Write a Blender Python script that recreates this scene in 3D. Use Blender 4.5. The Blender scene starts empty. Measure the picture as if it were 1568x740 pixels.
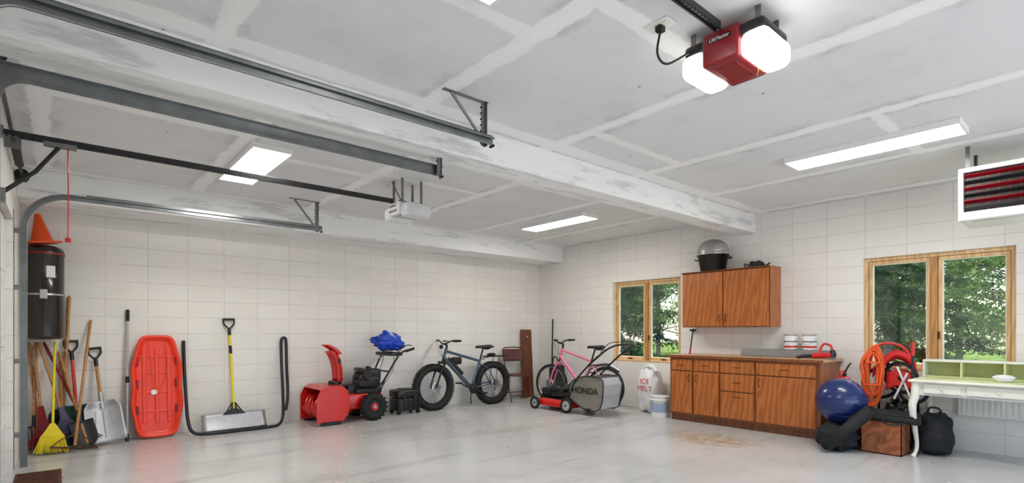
import bpy, bmesh, math, random
import numpy as np
from mathutils import Vector, Matrix, Euler, noise
random.seed(4)
PI=math.pi
def lin(c):
    return tuple((x/12.92 if x<=0.04045 else ((x+0.055)/1.055)**2.4) for x in c)
# ---------------------------------------------------------------- materials
def newmat(name):
    m=bpy.data.materials.new(name); m.use_nodes=True
    nt=m.node_tree; nt.nodes.clear()
    out=nt.nodes.new('ShaderNodeOutputMaterial')
    return m,nt,out
def mat(name,col,rough=.5,metal=0.,var=.08,scale=6.,bump=0.,bscale=80.,emit=0.,coat=0.,stretch=None):
    m,nt,out=newmat(name); N=nt.nodes; L=nt.links
    b=N.new('ShaderNodeBsdfPrincipled'); L.new(b.outputs[0],out.inputs[0])
    tc=N.new('ShaderNodeTexCoord'); nz=N.new('ShaderNodeTexNoise'); nz.inputs['Scale'].default_value=scale; nz.inputs['Detail'].default_value=4
    src=tc.outputs['Object']
    if stretch:
        mp=N.new('ShaderNodeMapping'); mp.inputs['Scale'].default_value=stretch; L.new(src,mp.inputs[0]); src=mp.outputs[0]
    L.new(src,nz.inputs['Vector'])
    cr=N.new('ShaderNodeValToRGB'); c=lin(col)
    cr.color_ramp.elements[0].position=.3; cr.color_ramp.elements[1].position=.7
    cr.color_ramp.elements[0].color=tuple(x*(1-var) for x in c)+(1,)
    cr.color_ramp.elements[1].color=tuple(min(1,x*(1+var)) for x in c)+(1,)
    L.new(nz.outputs[0],cr.inputs[0]); L.new(cr.outputs[0],b.inputs['Base Color'])
    b.inputs['Roughness'].default_value=rough; b.inputs['Metallic'].default_value=metal
    b.inputs['Coat Weight'].default_value=coat
    if emit>0:
        b.inputs['Emission Color'].default_value=c+(1,); b.inputs['Emission Strength'].default_value=emit
    if bump>0:
        n2=N.new('ShaderNodeTexNoise'); n2.inputs['Scale'].default_value=bscale; L.new(src,n2.inputs['Vector'])
        bp=N.new('ShaderNodeBump'); bp.inputs['Strength'].default_value=bump; bp.inputs['Distance'].default_value=.01
        L.new(n2.outputs[0],bp.inputs['Height']); L.new(bp.outputs[0],b.inputs['Normal'])
    return m
def math_(nt,op,a,b=None,c=None,clamp=False):
    n=nt.nodes.new('ShaderNodeMath'); n.operation=op; n.use_clamp=clamp
    for i,x in enumerate((a,b,c)):
        if x is None: continue
        if isinstance(x,(int,float)): n.inputs[i].default_value=x
        else: nt.links.new(x,n.inputs[i])
    return n.outputs[0]
def maprange(nt,v,a,b,c=0.,d=1.):
    n=nt.nodes.new('ShaderNodeMapRange'); n.interpolation_type='SMOOTHSTEP'
    nt.links.new(v,n.inputs[0])
    for i,x in enumerate((a,b,c,d)): n.inputs[i+1].default_value=x
    return n.outputs[0]
def mixc(nt,f,a,b):
    n=nt.nodes.new('ShaderNodeMix'); n.data_type='RGBA'
    if isinstance(f,(int,float)): n.inputs[0].default_value=f
    else: nt.links.new(f,n.inputs[0])
    for i,x in ((6,a),(7,b)):
        if isinstance(x,tuple): n.inputs[i].default_value=lin(x)+(1,)
        else: nt.links.new(x,n.inputs[i])
    return n.outputs[2]
def noisef(nt,src,scale,detail=4,rough=.55):
    n=nt.nodes.new('ShaderNodeTexNoise'); n.inputs['Scale'].default_value=scale; n.inputs['Detail'].default_value=detail
    n.inputs['Roughness'].default_value=rough; nt.links.new(src,n.inputs['Vector']); return n.outputs[0]
def block_mat(name,axis):
    m,nt,out=newmat(name); N=nt.nodes; L=nt.links
    b=N.new('ShaderNodeBsdfPrincipled'); L.new(b.outputs[0],out.inputs[0])
    tc=N.new('ShaderNodeTexCoord'); sp=N.new('ShaderNodeSeparateXYZ'); L.new(tc.outputs['Object'],sp.inputs[0])
    cb=N.new('ShaderNodeCombineXYZ'); L.new(sp.outputs[axis],cb.inputs[0]); L.new(sp.outputs[2],cb.inputs[1])
    br=N.new('ShaderNodeTexBrick'); L.new(cb.outputs[0],br.inputs['Vector'])
    br.offset=0.; br.squash=1.; br.inputs['Scale'].default_value=1.
    br.inputs['Brick Width'].default_value=.4; br.inputs['Row Height'].default_value=.2
    br.inputs['Mortar Size'].default_value=.0028; br.inputs['Mortar Smooth'].default_value=.3
    br.inputs['Color1'].default_value=lin((.93,.918,.90))+(1,); br.inputs['Color2'].default_value=lin((.915,.90,.882))+(1,)
    br.inputs['Mortar'].default_value=lin((.78,.765,.74))+(1,)
    src=tc.outputs['Object']
    big=noisef(nt,src,1.3,5,.6); f1=maprange(nt,big,.45,.75,0,.35)
    c=mixc(nt,f1,br.outputs[0],(.85,.83,.81))
    sc=noisef(nt,src,5,8,.75); f2=maprange(nt,sc,.68,.74,0,.5)
    c=mixc(nt,f2,c,(.64,.62,.60))
    # joints partly filled with paint so the grid is uneven
    fill=maprange(nt,noisef(nt,src,2.6,4,.6),.50,.62,0,.6); c=mixc(nt,fill,c,(.915,.90,.882))
    fine=noisef(nt,src,70,4,.7)
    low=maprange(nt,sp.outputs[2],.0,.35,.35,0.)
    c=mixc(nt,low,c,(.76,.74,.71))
    L.new(c,b.inputs['Base Color']); b.inputs['Roughness'].default_value=.85; b.inputs['Specular IOR Level'].default_value=.2
    h=math_(nt,'SUBTRACT',math_(nt,'MULTIPLY',fine,.6),br.outputs['Fac'])
    bp=N.new('ShaderNodeBump'); bp.inputs['Strength'].default_value=.45; bp.inputs['Distance'].default_value=.006
    L.new(h,bp.inputs['Height']); L.new(bp.outputs[0],b.inputs['Normal'])
    return m
def ceiling_mat():
    m,nt,out=newmat('drywall_ceiling'); N=nt.nodes; L=nt.links
    b=N.new('ShaderNodeBsdfPrincipled'); L.new(b.outputs[0],out.inputs[0])
    tc=N.new('ShaderNodeTexCoord'); src=tc.outputs['Object']; sp=N.new('ShaderNodeSeparateXYZ'); L.new(src,sp.inputs[0])
    X,Y=sp.outputs[0],sp.outputs[1]
    side=math_(nt,'GREATER_THAN',Y,3.4)
    off=math_(nt,'MULTIPLY_ADD',side,.50,.66)
    xs=math_(nt,'DIVIDE',math_(nt,'SUBTRACT',X,off),1.262)
    fr=math_(nt,'FRACT',math_(nt,'ADD',xs,10.5))
    dist=math_(nt,'MULTIPLY',math_(nt,'ABSOLUTE',math_(nt,'SUBTRACT',fr,.5)),1.262)
    n1=noisef(nt,src,3.,6,.65); n1c=math_(nt,'MULTIPLY',math_(nt,'SUBTRACT',n1,.5),.12)
    d2=math_(nt,'ADD',dist,n1c)
    mask=maprange(nt,d2,.075,.05)
    core=maprange(nt,dist,.035,.005,0,.5)
    for (x0,x1,yc,w) in [(.66,1.93,2.06,.07),(1.93,3.19,1.63,.07),(3.19,4.46,2.75,.06),(4.46,5.72,1.2,.06),(-.07,1.17,4.6,.07),(1.17,2.43,5.0,.07),(2.43,3.69,4.85,.06),(3.69,4.95,4.2,.06),(-1,8,3.16,.09),(-1,8,3.66,.09),(-1,8,6.8,.07)]:
        dy=math_(nt,'ADD',math_(nt,'ABSOLUTE',math_(nt,'SUBTRACT',Y,yc)),n1c)
        a=maprange(nt,dy,w,w-.025)
        a=math_(nt,'MULTIPLY',a,math_(nt,'GREATER_THAN',X,x0)); a=math_(nt,'MULTIPLY',a,math_(nt,'LESS_THAN',X,x1))
        mask=math_(nt,'MAXIMUM',mask,a)
    blotch=noisef(nt,src,2.2,7,.7); gb=maprange(nt,blotch,.48,.66,0,.75)
    base=mixc(nt,gb,(.885,.885,.89),(.85,.85,.855))
    c=mixc(nt,mask,base,(.955,.955,.955)); c=mixc(nt,core,c,(.975,.975,.975))
    halo=math_(nt,'MULTIPLY',maprange(nt,d2,.15,.09),math_(nt,'SUBTRACT',1.,mask)); c=mixc(nt,math_(nt,'MULTIPLY',halo,maprange(nt,blotch,.45,.65)),c,(.79,.79,.795))
    vo=N.new('ShaderNodeTexVoronoi'); vo.inputs['Scale'].default_value=3.2; L.new(src,vo.inputs['Vector'])
    dots=maprange(nt,vo.outputs['Distance'],.04,.022,0,.85); c=mixc(nt,dots,c,(.38,.37,.36))
    L.new(c,b.inputs['Base Color']); b.inputs['Roughness'].default_value=.85
    bp=N.new('ShaderNodeBump'); bp.inputs['Strength'].default_value=.2; bp.inputs['Distance'].default_value=.01
    L.new(math_(nt,'ADD',mask,math_(nt,'MULTIPLY',n1,.3)),bp.inputs['Height']); L.new(bp.outputs[0],b.inputs['Normal'])
    return m
def mud_mat():
    m,nt,out=newmat('mudded_drywall'); N=nt.nodes; L=nt.links
    b=N.new('ShaderNodeBsdfPrincipled'); L.new(b.outputs[0],out.inputs[0])
    tc=N.new('ShaderNodeTexCoord'); src=tc.outputs['Object']
    mp=N.new('ShaderNodeMapping'); mp.inputs['Scale'].default_value=(.5,2.5,3); L.new(src,mp.inputs[0])
    n=noisef(nt,mp.outputs[0],2.4,7,.7); f=maprange(nt,n,.52,.64)
    c=mixc(nt,f,(.945,.945,.945),(.82,.82,.825)); L.new(c,b.inputs['Base Color']); b.inputs['Roughness'].default_value=.85
    return m
def floor_mat():
    m,nt,out=newmat('painted_concrete'); N=nt.nodes; L=nt.links
    b=N.new('ShaderNodeBsdfPrincipled'); L.new(b.outputs[0],out.inputs[0])
    tc=N.new('ShaderNodeTexCoord'); src=tc.outputs['Object']
    n1=noisef(nt,src,.8,6,.62); c=mixc(nt,maprange(nt,n1,.38,.66),(.80,.80,.795),(.725,.72,.71))
    mp=N.new('ShaderNodeMapping'); mp.inputs['Scale'].default_value=(.35,2.2,1); mp.inputs['Rotation'].default_value=(0,0,.15); L.new(src,mp.inputs[0])
    n2=noisef(nt,mp.outputs[0],1.4,6,.6); c=mixc(nt,maprange(nt,n2,.52,.70,0,.5),c,(.60,.59,.58))
    n3=noisef(nt,src,9,6,.7); c=mixc(nt,maprange(nt,n3,.68,.74,0,.6),c,(.50,.47,.42))
    vo=N.new('ShaderNodeTexVoronoi'); vo.inputs['Scale'].default_value=2.3; L.new(src,vo.inputs['Vector'])
    sp=math_(nt,'ADD',vo.outputs['Distance'],math_(nt,'MULTIPLY',n3,.06)); c=mixc(nt,maprange(nt,sp,.075,.055,0,.75),c,(.44,.40,.34))
    s=N.new('ShaderNodeSeparateXYZ'); L.new(src,s.inputs[0])
    dx=math_(nt,'MULTIPLY',math_(nt,'SUBTRACT',s.outputs[0],5.7),1.5); dy=math_(nt,'SUBTRACT',s.outputs[1],3.2)
    rr=math_(nt,'SQRT',math_(nt,'ADD',math_(nt,'MULTIPLY',dx,dx),math_(nt,'MULTIPLY',dy,dy)))
    rr=math_(nt,'ADD',rr,math_(nt,'MULTIPLY',n1,1.0)); c=mixc(nt,math_(nt,'MULTIPLY',maprange(nt,rr,1.2,.75,0,.8),maprange(nt,n3,.4,.55)),c,(.66,.59,.44))
    L.new(c,b.inputs['Base Color'])
    L.new(maprange(nt,n1,.3,.7,.14,.30),b.inputs['Roughness'])
    bp=N.new('ShaderNodeBump'); bp.inputs['Strength'].default_value=.10; bp.inputs['Distance'].default_value=.008
    L.new(noisef(nt,src,9,5,.6),bp.inputs['Height']); L.new(bp.outputs[0],b.inputs['Normal'])
    return m
def wood_mat(name,c1,c2,scale=(6,6,.7),rough=.4,coat=.2):
    m,nt,out=newmat(name); N=nt.nodes; L=nt.links
    b=N.new('ShaderNodeBsdfPrincipled'); L.new(b.outputs[0],out.inputs[0])
    tc=N.new('ShaderNodeTexCoord'); mp=N.new('ShaderNodeMapping'); mp.inputs['Scale'].default_value=scale; L.new(tc.outputs['Object'],mp.inputs[0])
    w=N.new('ShaderNodeTexWave'); w.wave_type='BANDS'; w.bands_direction='DIAGONAL'; w.inputs['Scale'].default_value=1.5; w.inputs['Distortion'].default_value=9; w.inputs['Detail'].default_value=4; w.inputs['Detail Scale'].default_value=1.4
    L.new(mp.outputs[0],w.inputs['Vector']); n=noisef(nt,mp.outputs[0],6,6,.7)
    f=math_(nt,'ADD',math_(nt,'MULTIPLY',w.outputs['Fac'],.55),math_(nt,'MULTIPLY',n,.45))
    c=mixc(nt,maprange(nt,f,.25,.75),c1,c2); L.new(c,b.inputs['Base Color']); b.inputs['Roughness'].default_value=rough; b.inputs['Coat Weight'].default_value=coat
    return m
def glass_mat():
    m,nt,out=newmat('window_glass'); N=nt.nodes; L=nt.links
    t=N.new('ShaderNodeBsdfTransparent'); g=N.new('ShaderNodeBsdfGlossy'); g.inputs['Roughness'].default_value=.02
    t.inputs[0].default_value=(.95,.97,.96,1)
    mx=N.new('ShaderNodeMixShader'); tc=N.new('ShaderNodeTexCoord'); n=noisef(nt,tc.outputs['Object'],2,2)
    L.new(maprange(nt,n,.3,.7,.05,.09),mx.inputs[0]); L.new(t.outputs[0],mx.inputs[1]); L.new(g.outputs[0],mx.inputs[2]); L.new(mx.outputs[0],out.inputs[0])
    return m
def leaf_mat(name,c1,c2):
    m,nt,out=newmat(name); N=nt.nodes; L=nt.links
    d=N.new('ShaderNodeBsdfDiffuse'); t=N.new('ShaderNodeBsdfTranslucent'); mx=N.new('ShaderNodeMixShader'); mx.inputs[0].default_value=.35
    tc=N.new('ShaderNodeTexCoord'); n=noisef(nt,tc.outputs['Object'],1.6,5); c=mixc(nt,maprange(nt,n,.35,.65),c1,c2)
    L.new(c,d.inputs[0]); L.new(c,t.inputs[0]); L.new(d.outputs[0],mx.inputs[1]); L.new(t.outputs[0],mx.inputs[2]); L.new(mx.outputs[0],out.inputs[0])
    return m
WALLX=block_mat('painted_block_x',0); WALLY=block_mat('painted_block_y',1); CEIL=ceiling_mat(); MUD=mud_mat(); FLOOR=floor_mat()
OAK=wood_mat('orange_oak',(.72,.42,.18),(.63,.34,.12)); OAKD=wood_mat('oak_edge',(.55,.30,.12),(.46,.24,.09))
PINE=wood_mat('pine_frame',(.87,.73,.54),(.80,.64,.44)); PINED=wood_mat('pine_dark',(.76,.55,.32),(.68,.47,.25)); HANDLE=wood_mat('ash_handle',(.76,.55,.33),(.60,.40,.22),(20,20,2)); COUNTER=wood_mat('counter_laminate',(.80,.64,.48),(.72,.55,.38),(1,8,8))
BOARD=wood_mat('brown_board',(.48,.27,.13),(.38,.20,.09)); GLASS=glass_mat()
GALV=mat('galvanised_steel',(.50,.51,.52),.38,.8,.15,9); STEEL=mat('steel',(.75,.75,.76),.25,.9); DGREY=mat('dark_grey_metal',(.20,.20,.21),.4,.5)
ALU=mat('brushed_aluminium',(.72,.72,.73),.42,.75,.08,20)
BLACK=mat('black_plastic',(.06,.06,.065),.4,0,.2); RUBBER=mat('black_rubber',(.09,.09,.09),.75,0,.2,20,.3); BFAB=mat('black_fabric',(.11,.115,.125),.85,0,.25,12,.5,120)
RED=mat('red_paint',(.80,.08,.06),.3,0,.08,5,coat=.4); DRED=mat('dark_red_plastic',(.52,.05,.10),.35); SLED=mat('sled_plastic',(.93,.21,.09),.35,0,.06); ORANGE=mat('orange_plastic',(.93,.32,.08),.45)
WHITE=mat('white_paint',(.92,.92,.91),.4,0,.03); LENS=mat('glowing_lens',(1,.99,.97),.3,0,0,emit=2.6); LED=mat('led_panel',(1,.985,.96),.4,0,0,emit=19); LENSOFF=mat('clear_lens',(.85,.86,.87),.2)
YELLOW=mat('yellow_plastic',(.90,.82,.10),.45); BLUE=mat('blue_vinyl',(.04,.15,.38),.25,0,.1,coat=.3); BTARP=mat('blue_tarp',(.04,.26,.74),.45,0,.2,14,.6,30); GREEN=mat('dark_green_paint',(.08,.24,.18),.5)
MAROON=mat('maroon_vinyl',(.34,.17,.14),.45); PINK=mat('pink_paint',(.88,.48,.62),.3,coat=.3); SLATE=mat('slate_blue_paint',(.25,.33,.40),.3,.2,coat=.3); GREYF=mat('grey_mesh_fabric',(.52,.50,.46),.95,0,.10,30,.15,200)
LGREY=mat('light_grey_plastic',(.72,.72,.72),.4); CREAM=mat('cream_paint',(.91,.90,.85),.4,0,.04); LIME=mat('lime_paint',(.83,.85,.62),.45,0,.06); CARD=wood_mat('cardboard_brown',(.64,.38,.23),(.54,.30,.17),(3,3,3),.7,0)
PAPER=mat('white_label',(.92,.92,.92),.6,0,.02); RUST=mat('rusty_iron',(.34,.20,.14),.8,.2,.4,25,.5); BRONZE=mat('aged_bronze',(.33,.25,.17),.4,.8); ORCORD=mat('orange_cord',(.93,.38,.13),.5); PURPLE=mat('dark_purple_plastic',(.20,.18,.30),.5)
REDT=mat('red_fabric',(.80,.10,.10),.6,0,.15,10); GRASS=leaf_mat('lawn',(.38,.48,.24),(.50,.58,.32)); BARK=mat('tree_bark',(.50,.46,.40),.9,0,.3,12,.6,20); CONC=mat('added_driveway_concrete',(.82,.81,.79),.9,0,.08,3)
LEAF1=leaf_mat('spruce_needles',(.13,.24,.16),(.30,.42,.25)); LEAF2=leaf_mat('leafy_green',(.32,.44,.22),(.56,.65,.40))
# ---------------------------------------------------------------- mesh builder
def catmull(P,n,closed=False):
    P=[Vector(p) for p in P]
    if len(P)<3 or n<=1: return P
    out=[]; m=len(P); rng=range(m) if closed else range(m-1)
    for i in rng:
        if closed: p0,p1,p2,p3=P[(i-1)%m],P[i],P[(i+1)%m],P[(i+2)%m]
        else: p0,p1,p2,p3=P[max(i-1,0)],P[i],P[i+1],P[min(i+2,m-1)]
        for k in range(n):
            t=k/n; out.append(.5*((2*p1)+(p2-p0)*t+(2*p0-5*p1+4*p2-p3)*t*t+(3*p1-p0-3*p2+p3)*t**3))
    if not closed: out.append(P[-1])
    return out
class M:
    def __init__(s,name): s.name=name; s.V=[]; s.F=[]; s.FM=[]; s.FS=[]; s.mats=[]; s.T=Matrix.Identity(4)
    def mi(s,m):
        if m not in s.mats: s.mats.append(m)
        return s.mats.index(m)
    def add(s,V,F,m,smooth=False):
        o=len(s.V); s.V+= [s.T@Vector(v) for v in V]; i=s.mi(m)
        for f in F: s.F.append([o+k for k in f]); s.FM.append(i); s.FS.append(smooth)
        return s
    def box(s,x0,x1,y0,y1,z0,z1,m,bev=0.,R=None,seg=2):
        c=Vector(((x0+x1)/2,(y0+y1)/2,(z0+z1)/2)); sx,sy,sz=abs(x1-x0),abs(y1-y0),abs(z1-z0)
        bm=bmesh.new(); bmesh.ops.create_cube(bm,size=1); bmesh.ops.scale(bm,vec=(sx,sy,sz),verts=bm.verts)
        bev=min(bev,.49*min(sx,sy,sz))
        if bev>0: bmesh.ops.bevel(bm,geom=bm.edges[:],offset=bev,segments=seg,affect='EDGES',profile=.5)
        bm.verts.index_update(); R=R or Matrix.Identity(3)
        V=[c+R@v.co for v in bm.verts]; F=[[v.index for v in f.verts] for f in bm.faces]; bm.free()
        return s.add(V,F,m,bev>.012)
    def cbox(s,c,size,m,bev=0.,rot=(0,0,0),seg=2):
        return s.box(c[0]-size[0]/2,c[0]+size[0]/2,c[1]-size[1]/2,c[1]+size[1]/2,c[2]-size[2]/2,c[2]+size[2]/2,m,bev,Euler(rot).to_matrix(),seg)
    def tube(s,pts,r,m,seg=8,sub=6,closed=False,sq=1.):
        P=catmull(pts,sub,closed); n=len(P)
        if isinstance(r,(list,tuple)):
            k=len(r)-1; R=[]
            for i in range(n):
                t=i/(n-1)*k; a=min(int(t),k-1); R.append(r[a]+(r[a+1]-r[a])*(t-a))
        else: R=[r]*n
        V=[];F=[]; prev=None
        for i in range(n):
            a=P[i-1] if (i>0 or closed) else P[i]; b=P[(i+1)%n] if (i<n-1 or closed) else P[i]
            t=(b-a).normalized()
            if prev is None:
                up=Vector((0,0,1)) if abs(t.z)<.9 else Vector((1,0,0)); u=t.cross(up).normalized()
            else:
                u=(prev-t*prev.dot(t)); u=u.normalized() if u.length>1e-6 else t.orthogonal().normalized()
            prev=u; w=t.cross(u)
            for k in range(seg):
                an=2*PI*k/seg; V.append(P[i]+u*math.cos(an)*R[i]+w*math.sin(an)*R[i]*sq)
        for i in range(n if closed else n-1):
            for k in range(seg):
                j=(i+1)%n; F.append([i*seg+k,i*seg+(k+1)%seg,j*seg+(k+1)%seg,j*seg+k])
        s.add(V,F,m,True)
        if not closed: s.add(V[:seg],[list(range(seg))[::-1]],m); s.add(V[-seg:],[list(range(seg))],m)
        return s
    def cyl(s,p0,p1,r0,m,r1=None,seg=20):
        return s.tube([p0,p1],[r0,r0 if r1 is None else r1],m,seg,1)
    def lathe(s,prof,c,m,axis=(0,0,1),seg=28,smooth=True):
        q=Vector((0,0,1)).rotation_difference(Vector(axis)); c=Vector(c); V=[];F=[]; n=len(prof)
        for (r,z) in prof:
            for k in range(seg):
                a=2*PI*k/seg; V.append(c+q@Vector((r*math.cos(a),r*math.sin(a),z)))
        for i in range(n-1):
            for k in range(seg): F.append([i*seg+k,i*seg+(k+1)%seg,(i+1)*seg+(k+1)%seg,(i+1)*seg+k])
        s.add(V,F,m,smooth)
        for i in (0,n-1):
            if prof[i][0]>1e-4: s.add(V[i*seg:(i+1)*seg],[list(range(seg))],m)
        return s
    def torus(s,c,axis,R,r,m,seg=36,sr=10,flat=1.):
        a=Vector(axis).normalized(); u=a.orthogonal().normalized(); w=a.cross(u); c=Vector(c); V=[];F=[]
        for i in range(seg):
            t=2*PI*i/seg; d=u*math.cos(t)+w*math.sin(t)
            for k in range(sr):
                q=2*PI*k/sr; V.append(c+d*(R+r*math.cos(q))+a*(r*flat*math.sin(q)))
        for i in range(seg):
            for k in range(sr): j=(i+1)%seg; F.append([i*sr+k,i*sr+(k+1)%sr,j*sr+(k+1)%sr,j*sr+k])
        return s.add(V,F,m,True)
    def lump(s,c,rad,m,amp=.1,fr=2.,seed=0,nu=36,nv=22,zmin=None,pw=1.):
        V=[];F=[]; c=Vector(c)
        for j in range(nv+1):
            ph=PI*j/nv
            for i in range(nu):
                th=2*PI*i/nu; d=Vector((math.sin(ph)*math.cos(th),math.sin(ph)*math.sin(th),math.cos(ph)))
                if pw!=1: d=Vector([math.copysign(abs(x)**pw,x) for x in d])
                k=1+amp*noise.fractal(d*fr+Vector((seed,seed*2.3,0)),1.,2.,4) if amp else 1
                p=c+Vector((d.x*rad[0],d.y*rad[1],d.z*rad[2]))*k
                if zmin is not None and p.z<zmin: p.z=zmin
                V.append(p)
        for j in range(nv):
            for i in range(nu): F.append([j*nu+i,j*nu+(i+1)%nu,(j+1)*nu+(i+1)%nu,(j+1)*nu+i])
        return s.add(V,F,m,True)
    def prism(s,poly,o,u,v,t,m,smooth=False):
        o=Vector(o);u=Vector(u);v=Vector(v);w=u.cross(v).normalized(); n=len(poly)
        A=[o+u*a+v*b+w*t/2 for a,b in poly]; B=[p-w*t for p in A]
        return s.add(A+B,[list(range(n)),list(range(2*n-1,n-1,-1))]+[[i,i+n,(i+1)%n+n,(i+1)%n] for i in range(n)],m,smooth)
    def grid(s,fn,nu,nv,m,th=.003):
        P=[[Vector(fn(i/nu,j/nv)) for i in range(nu+1)] for j in range(nv+1)]
        V=[];F=[]
        for j in range(nv+1):
            for i in range(nu+1):
                du=P[j][min(i+1,nu)]-P[j][max(i-1,0)]; dv=P[min(j+1,nv)][i]-P[max(j-1,0)][i]; n=du.cross(dv)
                n=n.normalized() if n.length>1e-9 else Vector((0,1,0)); V+= [P[j][i]+n*th/2,P[j][i]-n*th/2]
        ix=lambda i,j,k:2*(j*(nu+1)+i)+k
        for j in range(nv):
            for i in range(nu):
                F.append([ix(i,j,0),ix(i+1,j,0),ix(i+1,j+1,0),ix(i,j+1,0)]); F.append([ix(i,j,1),ix(i,j+1,1),ix(i+1,j+1,1),ix(i+1,j,1)])
        for i in range(nu):
            for j in (0,nv): F.append([ix(i,j,0),ix(i,j,1),ix(i+1,j,1),ix(i+1,j,0)])
        for j in range(nv):
            for i in (0,nu): F.append([ix(i,j,0),ix(i,j+1,0),ix(i,j+1,1),ix(i,j,1)])
        return s.add(V,F,m,True)
    def build(s,loc=None,rz=0.,keep=False):
        V=np.array([tuple(v) for v in s.V]); o=np.zeros(3)
        if not keep and loc is None:
            o=np.array([(V[:,0].min()+V[:,0].max())/2,(V[:,1].min()+V[:,1].max())/2,V[:,2].min()]); V=V-o
        me=bpy.data.meshes.new(s.name); me.from_pydata([tuple(map(float,v)) for v in V],[],s.F)
        for m in s.mats: me.materials.append(m)
        me.polygons.foreach_set('material_index',s.FM); me.polygons.foreach_set('use_smooth',s.FS)
        bm=bmesh.new(); bm.from_mesh(me); bmesh.ops.recalc_face_normals(bm,faces=bm.faces[:]); bm.to_mesh(me); bm.free(); me.update()
        ob=bpy.data.objects.new(s.name,me); bpy.context.scene.collection.objects.link(ob)
        ob.location=Vector(o) if loc is None else Vector(loc); ob.rotation_euler=(0,0,rz)
        return ob
def frameT(p0,p1,twist=0):
    p0=Vector(p0);z=(Vector(p1)-p0).normalized(); x=Vector((math.cos(twist),math.sin(twist),0)); x=(x-z*x.dot(z)).normalized(); y=z.cross(x)
    T=Matrix((x,y,z)).transposed().to_4x4(); T.translation=p0; return T
def label(txt,size,m,parent,Mx,name,bold=0.):
    cu=bpy.data.curves.new(name,'FONT'); cu.body=txt; cu.size=size; cu.align_x='CENTER'; cu.align_y='CENTER'; cu.extrude=.0008; cu.offset=bold; cu.materials.append(m)
    ob=bpy.data.objects.new(name,cu); bpy.context.scene.collection.objects.link(ob); ob.parent=parent
    bpy.context.view_layer.update(); ob.matrix_parent_inverse=parent.matrix_world.inverted(); ob.matrix_world=Mx
def basis(o,x,y):
    x=Vector(x).normalized();y=Vector(y).normalized();z=x.cross(y); T=Matrix((x,y,z)).transposed().to_4x4(); T.translation=Vector(o); return T
# ---------------------------------------------------------------- room
XB,YA,XC,YD,ZC=7.12,7.5,-.30,-1.6,2.80
m=M('floor'); m.box(XC-.2,XB+.2,YD-.2,YA+.2,-.15,0,FLOOR); m.build(keep=True)
m=M('ceiling'); m.box(XC-.2,XB+.2,YD-.2,YA+.2,ZC,ZC+.1,CEIL); m.build(keep=True)
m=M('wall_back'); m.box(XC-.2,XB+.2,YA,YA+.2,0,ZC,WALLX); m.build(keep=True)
# unseen wide opening, added to let in daylight from the driveway
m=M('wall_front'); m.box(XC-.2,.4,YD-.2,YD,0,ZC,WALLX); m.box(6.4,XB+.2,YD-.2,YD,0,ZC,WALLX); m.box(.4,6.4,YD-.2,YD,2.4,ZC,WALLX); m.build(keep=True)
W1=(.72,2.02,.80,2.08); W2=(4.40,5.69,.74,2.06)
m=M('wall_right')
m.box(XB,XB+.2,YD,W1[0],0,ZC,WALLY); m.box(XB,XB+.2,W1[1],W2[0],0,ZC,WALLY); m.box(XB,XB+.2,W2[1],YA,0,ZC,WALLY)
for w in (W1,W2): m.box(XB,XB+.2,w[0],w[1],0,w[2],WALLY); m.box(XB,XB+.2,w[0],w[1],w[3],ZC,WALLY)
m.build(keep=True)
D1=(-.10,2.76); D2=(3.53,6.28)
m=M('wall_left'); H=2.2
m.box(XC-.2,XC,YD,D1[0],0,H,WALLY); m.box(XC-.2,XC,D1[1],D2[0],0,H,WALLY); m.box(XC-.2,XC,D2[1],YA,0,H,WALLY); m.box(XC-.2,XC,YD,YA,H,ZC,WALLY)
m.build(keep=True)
m=M('ceiling_beam'); m.box(XC,XB,3.27,3.53,2.555,ZC,MUD,.004); m.build(keep=True)
m=M('ceiling_soffit'); m.box(XC,XB,6.86,YA,2.515,ZC,MUD,.004); m.build(keep=True)
for i,d in enumerate((D1,D2)):
    m=M('door_%d'%(i+1))
    for k in range(4):
        z0=.01+k*.547; m.box(XC-.10,XC-.05,d[0]+.005,d[1]-.005,z0,z0+.542,WHITE,.004)
        for q in range(4):
            w=(d[1]-d[0])/4; m.box(XC-.052,XC-.042,d[0]+w*q+.08,d[0]+w*(q+1)-.08,z0+.08,z0+.46,WHITE,.004)
    m.build()
def window(i,w):
    y0,y1,z0,z1=w; m=M('window_%d'%i); x0,x1=XB+.05,XB+.13; t=.04
    m.box(x0-.045,x1,y0,y1,z0,z0+.03,PINE,.003)
    m.box(x0,x1,y0,y1,z1-t,z1,PINE,.003); m.box(x0,x1,y0,y0+t,z0+.03,z1-t,PINE,.003); m.box(x0,x1,y1-t,y1,z0+.03,z1-t,PINE,.003)
    c=(y0+y1)/2; m.box(x0,x1,c-.03,c+.03,z0+.03,z1-t,PINED,.003)
    for a,b in ((y0+t,c-.03),(c+.03,y1-t)):
        s=.034; a+=.004;b-=.004; p,q=z0+.034,z1-t-.004
        for bb in ((a,b,p,p+s+.01),(a,b,q-s,q),(a,a+s,p+s,q-s),(b-s,b,p+s,q-s)): m.box(x0+.012,x1-.012,bb[0],bb[1],bb[2],bb[3],PINE,.004)
        for bb in ((a+s,b-s,p+s,p+s+.014),(a+s,b-s,q-s-.008,q-s),(a+s,a+s+.008,p+s,q-s),(b-s-.008,b-s,p+s,q-s)): m.box(x0+.025,x1-.02,bb[0],bb[1],bb[2],bb[3],CREAM)
        m.box(x0+.035,x0+.041,a+s-.002,b-s+.002,p+s,q-s,GLASS)
        m.box(x0-.012,x0+.01,(a+b)/2-.04,(a+b)/2+.04,z0+.04,z0+.06,BRONZE,.004)
    m.box(x0-.012,x0+.012,c-.03-.02,c-.03,z0+.35,z0+.43,BRONZE,.003)
    m.build()
window(1,W1); window(2,W2)
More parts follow.
